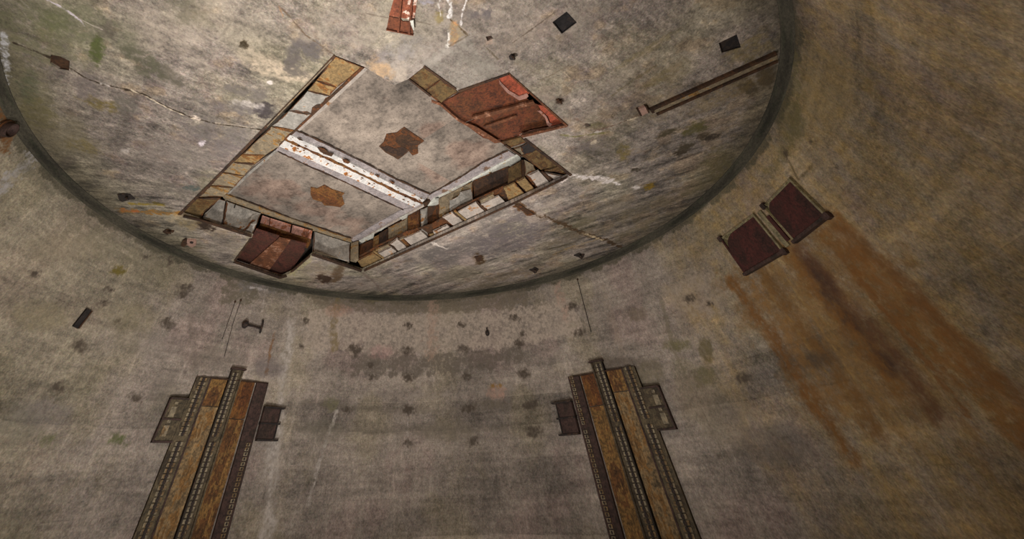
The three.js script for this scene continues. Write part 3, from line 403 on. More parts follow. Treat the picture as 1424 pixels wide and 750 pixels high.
// the grimy cove where wall and ceiling meet
{
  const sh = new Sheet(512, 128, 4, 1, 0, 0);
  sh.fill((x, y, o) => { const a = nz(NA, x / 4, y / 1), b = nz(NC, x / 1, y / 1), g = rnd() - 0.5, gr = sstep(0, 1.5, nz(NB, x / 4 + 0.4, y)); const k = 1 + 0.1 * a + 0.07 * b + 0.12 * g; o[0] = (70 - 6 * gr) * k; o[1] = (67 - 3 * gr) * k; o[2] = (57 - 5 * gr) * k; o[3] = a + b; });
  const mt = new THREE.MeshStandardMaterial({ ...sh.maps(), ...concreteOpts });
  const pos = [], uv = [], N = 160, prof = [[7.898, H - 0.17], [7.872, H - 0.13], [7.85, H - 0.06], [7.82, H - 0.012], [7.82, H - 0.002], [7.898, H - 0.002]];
  for (let i = 0; i < N; i++) for (let j = 0; j < prof.length; j++) {
    const t0 = i / N * 2 * Math.PI, t1 = (i + 1) / N * 2 * Math.PI, [r0, y0] = prof[j], [r1, y1] = prof[(j + 1) % prof.length], jx = (r, t, y) => [r * Math.sin(t), y, -r * Math.cos(t)];
    const a = jx(r0, t0, y0), b = jx(r0, t1, y0), c = jx(r1, t1, y1), d = jx(r1, t0, y1), u0 = i / N * 12, u1 = (i + 1) / N * 12, v0 = j * 0.15, v1 = j * 0.15 + 0.15;
    for (const [p, q] of [[a, [u0, v0]], [b, [u1, v0]], [c, [u1, v1]], [a, [u0, v0]], [c, [u1, v1]], [d, [u0, v1]]]) { pos.push(...p); uv.push(...q); }
  }
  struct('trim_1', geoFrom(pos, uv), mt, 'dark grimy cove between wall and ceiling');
}

// ---------------------------------------------------------------- the two closed door leaves above the opening
const DH = 0.8;                                          // underside of the leaves above the ceiling plane
function leafMat(sd, spots) {
  const sh = new Sheet(768, 768, 6, 6, 0, 0);
  sh.fill((x, y, o) => {
    const a = nz(NA, x / 6 + sd, y / 6), b = nz(NB, x / 2 + sd, y / 2), c = nz(NC, x / 1, y / 1 + sd), g = rnd() - 0.5, s = board(x, y, 4, 7, 2.2, sd);
    const pan = Math.max(sstep(0.985, 1, Math.abs(((x / 1.3) % 1) - 0.5) * 2), sstep(0.985, 1, Math.abs(((y / 1.3) % 1) - 0.5) * 2));
    const k = (sd > 0.4 ? 0.92 : 1) * (1 + 0.07 * a + 0.07 * b + 0.07 * c + 0.05 * s - 0.05 * pan + 0.13 * g) * (1 - 0.25 * sstep(1.2, 2.4, c + 0.5 * b)), pk = sstep(0.2, 1.5, nz(NA, x / 5 + 0.3 + sd, y / 5));
    o[0] = 147 * k + 5 * pk; o[1] = 136 * k - 4 * pk; o[2] = 125 * k - 6 * pk; o[3] = 0.5 * b + 0.5 * c - 2 * pan;
  });
  const { map, bumpMap } = sh.maps(); map.repeat.set(1 / 6, 1 / 6); bumpMap.repeat.set(1 / 6, 1 / 6);
  return new THREE.MeshStandardMaterial({ map, bumpMap, ...concreteOpts });
}
const bar = (list, dh, t) => plate(cp(list, dh), t);
seed(77);
{
  const d1 = new THREE.Group(); d1.name = 'door_1'; d1.userData = { kind: 'structure', label: 'upper concrete door leaf closing the ceiling opening, rust stain at its centre' }; scene.add(d1);
  mesh('concrete_panel', bar([[492, 68], [600, 68], [752, 188], [742, 212], [596, 277], [399, 184]], DH + 0.03, 0.4), leafMat(0.21), d1);
  mesh('rust_patch', bar([[527.2, 203.8], [533, 198.5], [537.3, 186.7], [544, 185.5], [551, 185], [562, 177], [572, 184], [585.5, 193], [589.6, 196.5], [581, 202.7], [581.6, 213.4], [573.6, 216.6], [568.3, 210.2], [560, 217.6], [553.4, 222], [546, 217.6], [536, 212.3]], DH + 0.012, 0.03), M.rustBrown, d1, 'ragged rust brown patch');
  mesh('rust_crust', bar([[530, 205], [540, 203], [549, 207], [560, 204], [569, 209], [560, 216.6], [553, 221], [546, 217], [537, 212]], DH + 0.004, 0.006), M.rustDark, d1); mesh('rust_crust', bar([[569, 197], [578, 195], [586, 197], [580, 202], [570, 202]], DH + 0.004, 0.006), M.rustDark, d1);
  mesh('meeting_flange', bar([[410.6, 181], [504, 226], [560, 255], [597, 270.5], [590.7, 279], [548, 258], [470, 219], [402.5, 188.5]], DH, 0.06), M.greyFlange, d1);
  mesh('meeting_lip', bar([[403, 187.6], [470, 218.4], [548, 257.4], [590.7, 278.4], [586.4, 282.6], [520, 251], [450, 217.5], [397, 194]], DH - 0.05, 0.05), M.whitePaint, d1, 'white flaking lip of the meeting edge');
  mesh('side_flange', bar([[594.7, 272], [640, 248], [670, 228], [707.5, 210], [716, 215.6], [660, 246], [599, 279.5]], DH, 0.06), M.greyFlange, d1);
  mesh('edge_strip', bar([[506.5, 94], [511.5, 96.4], [460, 144], [415.5, 183.6], [411, 181.6], [462, 135]], DH + 0.01, 0.04), M.palePlate, d1);
  mesh('corner_block', bar([[585, 285], [594, 280], [604, 277], [605, 288], [597, 291], [588, 289]], DH + 0.01, 0.2), M.rustDark, d1);
  for (const f of [
    [[594.7, 286.5], [600, 279], [603.5, 275.5], [610, 273.6], [610, 285], [602, 288]], [[604, 276], [656, 249.5], [657, 251], [634, 264.5], [633, 271], [627, 267.5], [610, 275.5]],
    [[656, 249], [681, 235.4], [683, 239.5], [678, 244.5], [668, 248.5], [664, 251.5], [657, 252.4]], [[680, 235.4], [719.6, 214.6], [724, 219.6], [724, 224.8], [706, 234], [693, 242], [686, 242], [682, 238]],
  ]) mesh('paint_flake', bar(f, DH - 0.02, 0.02), M.paleFlake, d1);
  for (const f of [[[413, 192], [417, 193], [421, 196], [416, 195]], [[441, 205], [451, 207], [457, 212], [464, 214], [461, 218], [452, 215], [445, 211]], [[476, 222], [482, 222], [487, 226], [484, 228], [478, 226]], [[521, 243], [528, 245], [526, 247.5]], [[541, 251], [549, 254.5], [546, 257]]])
    mesh('rust_scab', bar(f, DH - 0.06, 0.01), M.rustBrown, d1);
  const d2 = new THREE.Group(); d2.name = 'door_2'; d2.userData = { kind: 'structure', label: 'lower concrete door leaf closing the ceiling opening, ochre stain at its centre' }; scene.add(d2);
  mesh('concrete_panel', bar([[386, 207], [567, 291], [488, 336], [296, 268]], DH + 0.03, 0.4), leafMat(0.63), d2);
  mesh('rust_patch', bar([[432, 260.5], [441, 262.4], [451, 257.3], [456.7, 260.5], [461.4, 263.4], [479, 269], [475.3, 272.7], [479, 284], [473.5, 288.5], [462.3, 286.7], [451, 285.8], [447.3, 281], [435, 277.4], [432, 271]], DH + 0.012, 0.03), M.rustOrange, d2, 'ragged ochre rust patch');
  mesh('meeting_lip', bar([[396.5, 195.2], [450, 218.6], [520, 252], [585.5, 283.6], [576, 288.5], [520, 262], [450, 231], [387.8, 203.4]], DH - 0.05, 0.05), M.whitePaint, d2, 'white flaking lip of the meeting edge');
  mesh('meeting_flange', bar([[388, 203], [450, 230.6], [520, 261.6], [574, 288], [561, 291.5], [500, 262], [440, 236], [383, 209.5]], DH, 0.06), M.greyFlange, d2);
  mesh('meeting_gap_rust', bar([[397, 194.2], [450, 217.8], [520, 251.2], [588, 282.8], [586, 285], [520, 253.4], [450, 220], [396, 196]], DH + 0.01, 0.03), M.rustOrange, d2);
  {
    const gap = [[396.6, 194.6], [423, 206], [450, 218.2], [485, 234.4], [520, 251.6], [555, 268.4], [587, 282.8]], strips = [];
    for (let i = 0; i + 1 < gap.length; i++) { const n = 7, up = [], lo = []; for (let k = 0; k <= n; k++) { const x = lerp(gap[i][0], gap[i + 1][0], k / n), y = lerp(gap[i][1], gap[i + 1][1], k / n); up.push([x + 0.3, y - 0.7 - rnd() * 1.9]); lo.push([x - 0.3, y + 0.7 + rnd() * 1.5]); } strips.push(plate(cp([...up, ...lo.reverse()], DH - 0.056), 0.005)); }
    for (let i = 0; i < 46; i++) { const f = rnd() * (gap.length - 1.01), j = f | 0, x = lerp(gap[j][0], gap[j + 1][0], f - j) + (rnd() - 0.5) * 3, y = lerp(gap[j][1], gap[j + 1][1], f - j) + (rnd() - 0.5) * 15, r = 0.5 + rnd() * 1.1; strips.push(plate(cp([[x - r * 1.4, y - r * 0.7], [x + r * 0.4, y - r * 0.6], [x + r * 1.5, y + r * 0.6], [x - r * 0.2, y + r * 0.5]], DH - 0.056), 0.005)); }
    mesh('rust_line', merge(strips), M.rustOrange, d2, 'orange rust along the meeting gap').userData.kind = 'stuff';
    const grime = [];
    for (const line of [[[386, 210.5], [420, 227], [470, 249], [520, 273], [561, 292]], [[411, 181], [455, 201], [504, 225], [550, 249], [597, 270]], [[315, 271], [360, 287], [410, 306], [488, 332]], [[597, 271], [640, 247], [670, 227], [707, 209]]])
      for (let i = 0; i + 1 < line.length; i++) { const n = 9, up = [], lo = []; for (let k = 0; k <= n; k++) { const x = lerp(line[i][0], line[i + 1][0], k / n), y = lerp(line[i][1], line[i + 1][1], k / n); up.push([x, y - 0.4 - rnd() * 1.2]); lo.push([x, y + 0.4 + rnd() * 1.1]); } grime.push(plate(cp([...up, ...lo.reverse()], DH - 0.006), 0.004)); }
    mesh('rust_seam', merge(grime), M.rustDark, d2, 'dark seam between concrete and steel').userData.kind = 'stuff';
  }
  mesh('side_flange', bar([[488, 332.6], [520, 313], [560, 291], [576, 287.6], [585.5, 284], [589, 285.6], [560, 301], [520, 322.5], [492, 338.6]], DH, 0.06), M.greyFlange, d2);
  mesh('side_lip', bar([[497, 337], [520, 322.6], [560, 301], [589, 284.8], [590, 287.4], [561, 303.4], [521, 325.4], [500, 339]], DH - 0.03, 0.04), M.palePlate, d2);
  mesh('end_flange', bar([[308, 272], [315, 271], [400, 303], [488, 333], [490.5, 339.6], [400, 309.6], [362, 296.4], [314, 279.5]], DH - 0.02, 0.08), M.greyTan, d2);
  mesh('edge_strip', bar([[387, 205.5], [389, 208], [352, 239], [316, 273], [312, 272], [350, 236]], DH + 0.01, 0.04), M.greyPlate, d2);
  for (const f of [[[498.7, 335.5], [521, 323.5], [519, 332], [510, 335], [500, 341]], [[522, 322.6], [535, 315.6], [541, 312.2], [530, 321]], [[555, 303.6], [567, 297.4], [566, 306], [560, 306.4]]]) mesh('paint_flake', bar(f, DH - 0.04, 0.02), M.paleFlake, d2);
}

// ---------------------------------------------------------------- steel lining of the opening, one thing per side
const SH = 0.13;                                        // soffit plates sit a little above the concrete
function ragged(pts, w, lift) {                         // torn strips of rust along the edges of a plate
  const out = [], c = pts.reduce((s, p) => s.add(p), V(0, 0, 0)).multiplyScalar(1 / pts.length), e = EYE.clone().sub(c).normalize().multiplyScalar(lift);
  for (let i = 0; i < pts.length; i++) {
    const a = pts[i], b = pts[(i + 1) % pts.length], len = a.distanceTo(b), n = Math.max(3, Math.round(len / 0.09)), wide = w * (0.35 + rnd() * 1.3); if (rnd() < 0.12 || len < 0.12) continue;
    const inn = c.clone().sub(a), dir = b.clone().sub(a).normalize(); inn.addScaledVector(dir, -inn.dot(dir)).normalize();
    const up = [], lo = []; for (let k = 0; k <= n; k++) { const p = a.clone().lerp(b, k / n); lo.push(p.clone()); if (k && k < n) up.push(p.addScaledVector(inn, wide * (0.25 + rnd()))); }
    out.push(plate([...lo.filter((_, k) => k === 0 || k === n), ...up.reverse()].map((p) => p.add(e)), 0.004));
  }
  return out;
}
function lining(label, parts) {
  const t = thing('opening_lining', label, 'steel lining'), crust = [];
  for (const [name, mat, geo, lab] of parts) { mesh(name, geo, mat, t, lab); if (/plate$/.test(name) && geo.userData.outline) crust.push(...ragged(geo.userData.outline, 0.027, 0.006)); }
  mesh('rust_edges', merge(crust), M.rustBrown, t, 'ragged brown rust along the plate edges').userData.kind = 'stuff';
  return t;
}
const so = (list, dh = SH, t = 0.03) => plate(cp(list, dh), t);
const wp = (list, t = 0.04) => plate(cq(list.map(([x, y, h]) => [x, y, Math.max(h, 0.1)])), t);      // vertical plate: corners [x, y, height]
const angle = (list) => plate(cp(list, -0.022), 0.02);
lining('long run of tan, grey and olive plates along the left edge of the opening', [
  ['soffit_plate', M.tanPlate, so([[465.5, 78], [505, 94], [468.5, 121.5], [440, 112]])], ['soffit_plate', M.tanPlate, so([[439.5, 112.6], [468, 122], [458.5, 133], [428, 126]])],
  ['soffit_plate', M.greyPlate, so([[427.5, 127], [458, 134], [447, 145], [433, 158], [402.5, 153.6]])], ['soffit_plate', M.greyPlate, so([[401.5, 154.8], [432.5, 159], [410, 181], [378.5, 175.2]])],
  ['soffit_plate', M.greyTan, so([[377, 176.6], [409, 182], [388, 204], [369.5, 215.6], [336.5, 215]])], ['soffit_plate', M.tanPlate, so([[335.5, 216], [369, 216.6], [354.5, 228.6], [325, 225]])],
  ['soffit_plate', M.greyTan, so([[324, 226], [354, 229.2], [339.5, 244.6], [308.5, 239]])], ['soffit_plate', M.greyTan, so([[307.5, 240], [339, 245.4], [325, 261], [294, 257.6]])], ['soffit_plate', M.greyTan, so([[293, 258.6], [324.4, 261.8], [311, 273.6], [276.5, 274]])],
  ['soffit_plate', M.olivePlate, so([[275.5, 275.4], [307, 275.6], [283.5, 296], [279, 304.6], [252, 299]])],
  ['rust_strip', M.rustBrown, so([[507, 94.4], [503, 93], [457, 136], [402, 188], [405.5, 188.4], [462, 136]], SH - 0.02)], ['rust_scab', M.rustBrown, so([[452, 139], [458, 135], [444, 151], [432, 159], [434, 150], [440, 146], [446, 145]], SH - 0.015, 0.01)],
  ['rust_scab', M.rustOrange, so([[382, 177], [396, 178.6], [409, 181.6], [404, 184], [390, 181]], SH - 0.01, 0.008)], ['rust_scab', M.rustOrange, so([[336, 214.6], [366, 215.4], [366, 217.2], [337, 216.8]], SH - 0.01, 0.008)], ['rust_scab', M.rustBrown, so([[326, 225.6], [352, 227], [354, 229], [346, 229.4], [330, 227.4]], SH - 0.01, 0.008)], ['rust_scab', M.rustDark, so([[274, 276], [296, 275], [306, 275], [302, 278], [288, 277.6]], SH - 0.01, 0.008)],
  ['edge_angle', M.rustDark, angle([[464, 76.6], [467.4, 79.4], [432, 116], [376, 173], [310, 241], [251.5, 299.6], [247, 299], [306, 240], [372, 172], [428, 115]])], ['edge_bead', M.greyTan, plate(cp([[461, 82.6], [462, 83.4], [420, 127], [372, 176.4], [371, 175.6], [419, 126]], -0.03), 0.012)],
]);
lining('grey upright plates with rust spots along the lower left edge of the opening', [
  ['wall_plate', M.greyPlate, wp([[281.6, 306.5, 0.02], [309, 315.3, 0.02], [313.6, 279.6, DH - 0.06], [305, 276.6, DH - 0.06], [286.5, 296, 0.2]])], ['wall_plate', M.greyPlate, wp([[309.6, 315.5, 0.02], [350, 328.6, 0.02], [357.6, 311, 0.4], [363, 297, DH - 0.06], [315, 279.8, DH - 0.06]])],
  ['wall_plate', M.greyPlate, wp([[434.6, 353.4, 0.02], [479, 368.5, 0.02], [486, 363, 0.1], [487, 338.4, DH - 0.06], [437.2, 322.4, DH - 0.06]])], ['corner_post', M.greyTan, wp([[487, 363, 0.08], [494, 365, 0.08], [498, 360, 0.12], [498, 335, DH - 0.05], [488, 338.4, DH - 0.06]])],
  ['lower_ledge', M.greyTan, wp([[437, 350, 0.1], [486, 365, 0.1], [478.6, 369, 0.0], [434, 354, 0.0]], 0.02)],
  ['slot', M.blackSteel, wp([[326.6, 284, 0.68], [328, 284.4, 0.68], [326.4, 289.6, 0.56], [325, 289.2, 0.56]].map(([x, y, h]) => [x, y, h - 0.02]), 0.01)], ['slot', M.blackSteel, wp([[309.2, 305, 0.2], [310.6, 305.4, 0.2], [308.2, 315.4, 0.01], [306.8, 315, 0.01]].map(([x, y, h]) => [x, y, h]), 0.01)],
  ['rust_scab', M.rustBrown, wp([[351, 305.4, 0.45], [356, 306.6, 0.45], [349, 311, 0.32], [346, 317, 0.2], [340, 321.5, 0.08], [337, 321, 0.08], [343, 316, 0.2], [346.6, 310, 0.34]], 0.01)],
  ['edge_angle', M.rustDark, angle([[255, 300.6], [282, 307], [350, 328.4], [349.4, 330.6], [281, 309], [254, 302.6]])], ['edge_angle', M.rustDark, angle([[434, 353.4], [480, 368.4], [503, 376.4], [502.4, 379], [478, 370.8], [433, 355.8]])],
]);
lining('pale square plates and rust streaked uprights along the lower right edge of the opening', [
  ['backing', M.rustBrown, so([[506, 374], [560, 349.6], [640, 313], [720, 277], [788, 244.4], [756, 238], [728, 246], [686, 266], [640, 287], [600, 312], [566, 322], [528, 340], [500, 356]], SH + 0.07, 0.02)],
  ['backing', M.rustBrown, wp([[560, 334, 0.24], [660, 281, 0.3], [735, 247, 0.3], [727, 223, 0.74], [655, 254, 0.76], [598, 288, 0.74], [562, 306, 0.74]].map(([x, y, h]) => [x, y, h + 0.08]), 0.02)],
  ['soffit_plate', M.tanPlate, so([[504.5, 375], [533, 361.6], [518.6, 351], [497, 363]])], ['soffit_plate', M.palePlate, so([[536.4, 360.4], [554.2, 352], [544, 343.8], [525.5, 352.6]])], ['soffit_plate', M.greyTan, so([[525, 351.6], [543, 343], [541, 339.6], [525.6, 346]])],
  ['soffit_plate', M.palePlate, so([[555.4, 351.4], [567.8, 345.8], [552.4, 331.6], [542.6, 339.6]])], ['soffit_plate', M.palePlate, so([[573.6, 343.4], [597, 332.4], [585, 321.4], [561.4, 332]])], ['soffit_plate', M.rustOrange, so([[568.6, 345.4], [573, 343.6], [560.6, 332.4], [557, 334]], SH + 0.02)],
  ['soffit_plate', M.tanPlate, so([[598.4, 332], [604, 330], [604, 325], [597, 327]])], ['soffit_plate', M.palePlate, so([[604.4, 329.8], [629.4, 318.8], [621.6, 313], [602, 322]])], ['soffit_plate', M.palePlate, so([[632.6, 316.6], [647.6, 309.4], [629, 295.6], [615, 302.6]])],
  ['soffit_bar', M.tanPlate, so([[649, 309.2], [651.6, 308], [633.6, 293.4], [631, 294.6]], SH - 0.02)], ['soffit_plate', M.palePlate, so([[653, 308], [676.8, 297], [662, 281.6], [637, 295]])], ['soffit_plate', M.palePlate, so([[679.6, 294.8], [704.6, 283.4], [693.6, 272.4], [668, 284.8]])], ['soffit_plate', M.greyTan, so([[668, 284], [688, 274], [686.6, 268.4], [667, 279]], SH + 0.03)],
  ['soffit_plate', M.tanPlate, so([[708, 282.4], [730.6, 270.4], [716.4, 254.4], [700, 261.8]])], ['soffit_plate', M.tanPlate, so([[734, 270], [744.8, 264.6], [730, 246.8], [718, 253.6]])], ['soffit_plate', M.palePlate, so([[748, 262.8], [764.6, 254.4], [749, 237.4], [733.6, 244.4]])], ['soffit_plate', M.palePlate, so([[771.6, 253.4], [784.6, 245.4], [757.4, 240]])], ['soffit_bar', M.rustDark, so([[766, 254.6], [770.6, 253.6], [757, 239.8], [752, 239]], SH - 0.02, 0.012)],
  ['soffit_bar', M.tanPlate, so([[534, 361.4], [536.2, 360.4], [521, 349.4], [519, 350.6]], SH - 0.02)], ['soffit_bar', M.rustDark, so([[677.4, 296.6], [679.2, 295.6], [664, 280.4], [662.4, 281.4]], SH - 0.02)],
  ['wall_plate', M.rustBrown, wp([[497, 361, SH + 0.02], [519, 350, SH + 0.02], [519, 333, DH - 0.12], [499, 341, DH - 0.08]])], ['wall_post', M.tanPlate, wp([[518.6, 350, SH + 0.02], [526, 346.4, SH + 0.02], [527.4, 326, DH - 0.1], [519.6, 330, DH - 0.1]], 0.06)], ['wall_plate', M.rustDark, wp([[526.8, 345, SH + 0.02], [538.4, 339, SH + 0.02], [539, 318, DH - 0.08], [527, 325, DH - 0.08]])],
  ['wall_plate', M.greyTan, wp([[539, 340, SH + 0.02], [557, 332.6, SH + 0.02], [566, 329, SH + 0.02], [566.4, 303, DH - 0.04], [539.4, 316, DH - 0.06]])], ['wall_plate', M.rustOrange, wp([[566.6, 328, SH + 0.02], [583, 321.4, SH + 0.02], [582.6, 292, DH - 0.04], [567, 300.4, DH - 0.04]])], ['wall_plate', M.greyPlate, wp([[586, 321, SH + 0.02], [595, 327.6, SH + 0.02], [594.6, 288, DH - 0.04], [585, 291.4, DH - 0.04]])], ['wall_post', M.rustBrown, wp([[595.6, 330, SH + 0.02], [608.8, 321, SH + 0.02], [609.4, 286, DH - 0.04], [594.6, 287.4, DH - 0.04]], 0.06)],
  ['wall_plate', M.greyTan, wp([[610, 319, SH + 0.02], [615.6, 302, 0.34], [634.6, 292, 0.34], [656, 281, 0.32], [657.4, 252, DH - 0.02], [610, 276, DH - 0.02]])], ['wall_plate', M.greyPlate, wp([[624, 297, 0.32], [640, 289, 0.32], [657.6, 279.6, 0.32], [657, 262, 0.66], [640, 267, 0.6], [636, 274, 0.52], [625, 279, 0.5]].map(([x, y, h]) => [x, y, h - 0.02]), 0.02)],
  ['wall_plate', M.rustDark, wp([[660, 279, SH + 0.24], [688, 267.6, SH + 0.24], [705, 261, SH + 0.2], [707.6, 231, DH - 0.04], [658, 251, DH - 0.02]])], ['wall_plate', M.olivePlate, wp([[706, 256, SH + 0.1], [725.6, 245, SH + 0.1], [724, 224, DH - 0.15], [706.6, 234, DH - 0.1]])], ['wall_post', M.rustDark, wp([[726, 246, SH + 0.06], [730, 245, SH + 0.06], [728.6, 223, DH - 0.2], [725, 222, DH - 0.16]], 0.05)], ['wall_plate', M.greyTan, wp([[730.4, 244, SH + 0.04], [744.6, 236.4, SH + 0.04], [741.8, 229.6, 0.3], [728.6, 222, 0.5]])],
  ['edge_angle', M.rustDark, angle([[506, 376.2], [560, 351.8], [640, 315.8], [720, 279.8], [788, 246.6], [788.6, 248.2], [721, 281.6], [641, 317.6], [561, 353.6], [506.6, 378.2]])],
]);
lining('olive plates with a torn black one along the upper right edge of the opening', [
  ['soffit_plate', M.olivePlate, so([[568, 110.5], [589.6, 93.4], [612, 110.5], [590, 127]])], ['soffit_plate', M.olivePlate, so([[590.6, 127.6], [612.6, 111], [637, 127.4], [612.6, 144]])],
  ['soffit_plate', M.olivePlate, so([[696, 198], [724.4, 191], [733, 197.6], [708, 206]])], ['soffit_plate', M.greyTan, so([[711, 207.6], [727, 203], [727.6, 213.6], [724, 215.6]], SH + 0.02)], ['torn_plate', M.blackSteel, so([[724, 205], [734, 198.6], [745, 207.6], [740, 212], [729, 215], [725.6, 211]], SH - 0.01)], ['soffit_plate', M.olivePlate, so([[726, 217], [746, 208.4], [777, 230], [752, 236.4]])], ['soffit_plate', M.olivePlate, so([[757, 237.6], [778, 231], [791, 243.4], [772, 239]], SH + 0.01)],
  ['edge_angle', M.rustDark, angle([[590.4, 91.6], [635, 123.6], [633, 125.6], [588.6, 94]])], ['edge_angle', M.rustDark, angle([[731, 193], [796, 244], [792.6, 245.4], [728, 194.8]])], ['inner_angle', M.rustDark, so([[566.6, 110.4], [569, 109.6], [600, 133], [598, 135]], SH - 0.03)], ['inner_angle', M.rustDark, so([[701, 202.6], [704, 202], [726, 217], [723, 218]], SH - 0.03)],
]);
// rust red recessed hatches at the middle of two sides
{
  const t = thing('recessed_hatch', 'bright rust red hatch of two panels at upper right of the opening', 'hatch');
  mesh('panel', so([[640, 129.4], [697, 107], [712, 119], [737, 140.6], [661, 164.6], [645, 171], [611, 145]], 0.18), M.hatchRed, t);
  mesh('panel', so([[662, 166], [738, 141.6], [752, 147], [768, 169], [767, 177], [730, 187], [698, 198], [672, 192], [646, 172.6]], 0.18), M.hatchRed, t);
  mesh('rib', so([[656, 163], [742, 141], [744, 145], [662, 167]], 0.1, 0.05), M.hatchBrown, t); mesh('rib', so([[672, 176.4], [700, 166.6], [718, 161], [719, 163], [700, 170], [676, 179]], 0.12, 0.03), M.hatchBrown, t);
  mesh('end_strip', so([[694, 107.6], [707.6, 103.4], [736, 128.6], [732, 136], [722, 138], [706, 127.4], [696, 116]], 0.12, 0.03), M.hatchBright, t, 'bright red primer strip'); mesh('end_strip', so([[748, 146], [757, 147.4], [788.4, 175], [764, 179], [766, 172], [762, 162], [752, 153]], 0.12, 0.03), M.hatchBright, t, 'bright red primer strip');
  mesh('paint_edge', so([[694, 111], [698, 116], [708, 126], [722, 134], [733, 130], [735, 134], [732, 137], [722, 139.6], [705, 129], [695, 117]], 0.1, 0.015), M.hatchPink, t); mesh('paint_edge', so([[746, 154], [752, 154], [760, 162], [764, 171], [768, 172], [765, 177], [761, 174], [758, 164], [750, 156.4]], 0.1, 0.015), M.hatchPink, t); mesh('paint_edge', so([[722, 188], [736, 182.6], [764, 176.6], [764, 179], [738, 184.6], [726, 190]], 0.1, 0.015), M.hatchPink, t);
  mesh('inner_ledge', so([[600, 139], [612, 143], [640, 168], [662, 176], [694, 196], [698, 198], [688, 199.6], [676, 192], [650, 176], [636, 168], [612, 147], [600, 142.6]], 0.1, 0.012), M.hatchBrown, t);
  mesh('edge_angle', angle([[637, 126.4], [707.6, 101.8], [708.4, 104], [639, 129]]), M.rustDark, t); mesh('edge_angle', angle([[708, 102], [790.4, 175.4], [787.6, 176.6], [706.6, 103.4]]), M.hatchBrown, t); mesh('edge_angle', angle([[724, 189], [789.4, 174], [789, 176.6], [726, 192]]), M.hatchBrown, t);
}
{
  const t = thing('recessed_hatch', 'dark rust red hatch with a paler middle strip at lower left of the opening', 'hatch');
  mesh('panel', so([[352, 326], [356, 319], [388, 329], [380, 342], [360, 368], [327, 365]], 0.17), M.hatchDark, t); mesh('panel', so([[403, 334], [426, 340], [424, 349], [404, 378], [398, 385], [372, 380]], 0.17), M.hatchDark, t);
  mesh('middle_strip', so([[388, 331], [404, 334.6], [373, 378], [345, 369]], 0.13, 0.03), M.hatchBrown, t, 'paler middle strip'); mesh('end_plate', so([[327, 365.6], [350, 370], [374, 378], [398, 384], [396, 386], [389, 386.6], [355, 376.6]], 0.11, 0.02), M.hatchBrown, t);
  for (const p of [[[362, 310, 0.5], [374, 313.4, 0.5], [375, 303, 0.7], [365, 299.6, 0.7]], [[375, 314, 0.5], [403, 323.4, 0.5], [405, 312.4, 0.7], [376, 303.4, 0.7]], [[405, 324, 0.5], [432.4, 332.6, 0.5], [434.4, 321, 0.7], [407, 313, 0.7]]]) mesh('upright_plate', wp(p), M.hatchPink, t);
  mesh('rust_ledge', wp([[356, 321, 0.36], [388, 327, 0.3], [428, 345, 0.2], [432, 338, 0.4], [432, 332.6, 0.5], [363, 310.6, 0.5]], 0.03), M.rustOrange, t, 'orange rusted ledge'); mesh('edge_angle', angle([[324, 365.6], [326, 364], [389, 385.4], [398, 383.4], [399, 385.6], [389, 388.4]]), M.rustDark, t); mesh('edge_angle', angle([[404, 380], [408, 378], [431, 358], [429, 357], [404, 378]]), M.rustDark, t);
  mesh('edge_angle', angle([[325, 362.6], [327.6, 363.6], [350, 332.8], [347.4, 332]]), M.rustDark, t);
}

// ---------------------------------------------------------------- things fixed to the ceiling
seed(99);
for (const [k, label, mat] of [['a', 'black square steel plate sunk in the ceiling near the top', M.pocketBlack], ['b', 'dark steel plate sunk in the ceiling near its right edge', M.pocketBlack], ['c', 'brown rectangular plate sunk in the ceiling at far left beside a long crack', M.rustDark], ['d', 'small rust brown square plate sunk in the ceiling above the red hatch', M.rustDark]]) {
  const t = thing('sunk_plate', label, 'steel plate'), P = POCKETS[k];
  const c0 = P.reduce((s, p) => [s[0] + p[0] / P.length, s[1] + p[1] / P.length], [0, 0]), Q = P.map((p) => [lerp(p[0], c0[0], 0.03), lerp(p[1], c0[1], 0.03)]);
  mesh('face_plate', so(Q, 0.035), mat, t);
  const c = P.reduce((s, p) => [s[0] + p[0] / P.length, s[1] + p[1] / P.length], [0, 0]), w = k === 'd' ? 0.12 : 0.07;
  for (let i = 0; i < Q.length; i++) {
    const a = Q[i], b = Q[(i + 1) % Q.length], s = (p) => [lerp(p[0], c[0], w), lerp(p[1], c[1], w)];
    mesh('rim', so([a, b, s(b), s(a)], 0.012, 0.02), k === 'a' || k === 'b' ? M.pocketBlack : M.rustDark, t);
  }
}
{ // rusted channel at the top of the picture
  const t = thing('ceiling_channel', 'rust red steel channel with two ribs and chalky white paint above the opening', 'steel channel');
  mesh('base_plate', so([[541, 22], [576, 28], [582, -10], [584, -40], [552, -40], [549, -6]], -0.02, 0.03), M.channelRed, t); mesh('bare_end', so([[537.5, 41.6], [574.5, 48.4], [573.6, 30], [560, 30], [556, 26], [541, 23]], -0.021, 0.03), M.channelBare, t, 'bare rusted end');
  for (const l of [[[552.4, 44.6], [555, 45], [559, 0], [561, -40], [558, -40], [556.4, 0]], [[567.4, 47], [570, 47.4], [574, 0], [576, -40], [573, -40], [571.4, 0]]]) mesh('rib', so(l, -0.07, 0.05), M.channelBare, t);
  mesh('end_lip', so([[537, 41], [575, 48.6], [574.6, 50], [537, 42.6]], -0.05, 0.04), M.channelBare, t); mesh('lime_crust', so([[570, 29], [575, 28], [576, 42], [574.6, 42], [572, 36]], -0.08, 0.03), M.paleFlake, t);
}
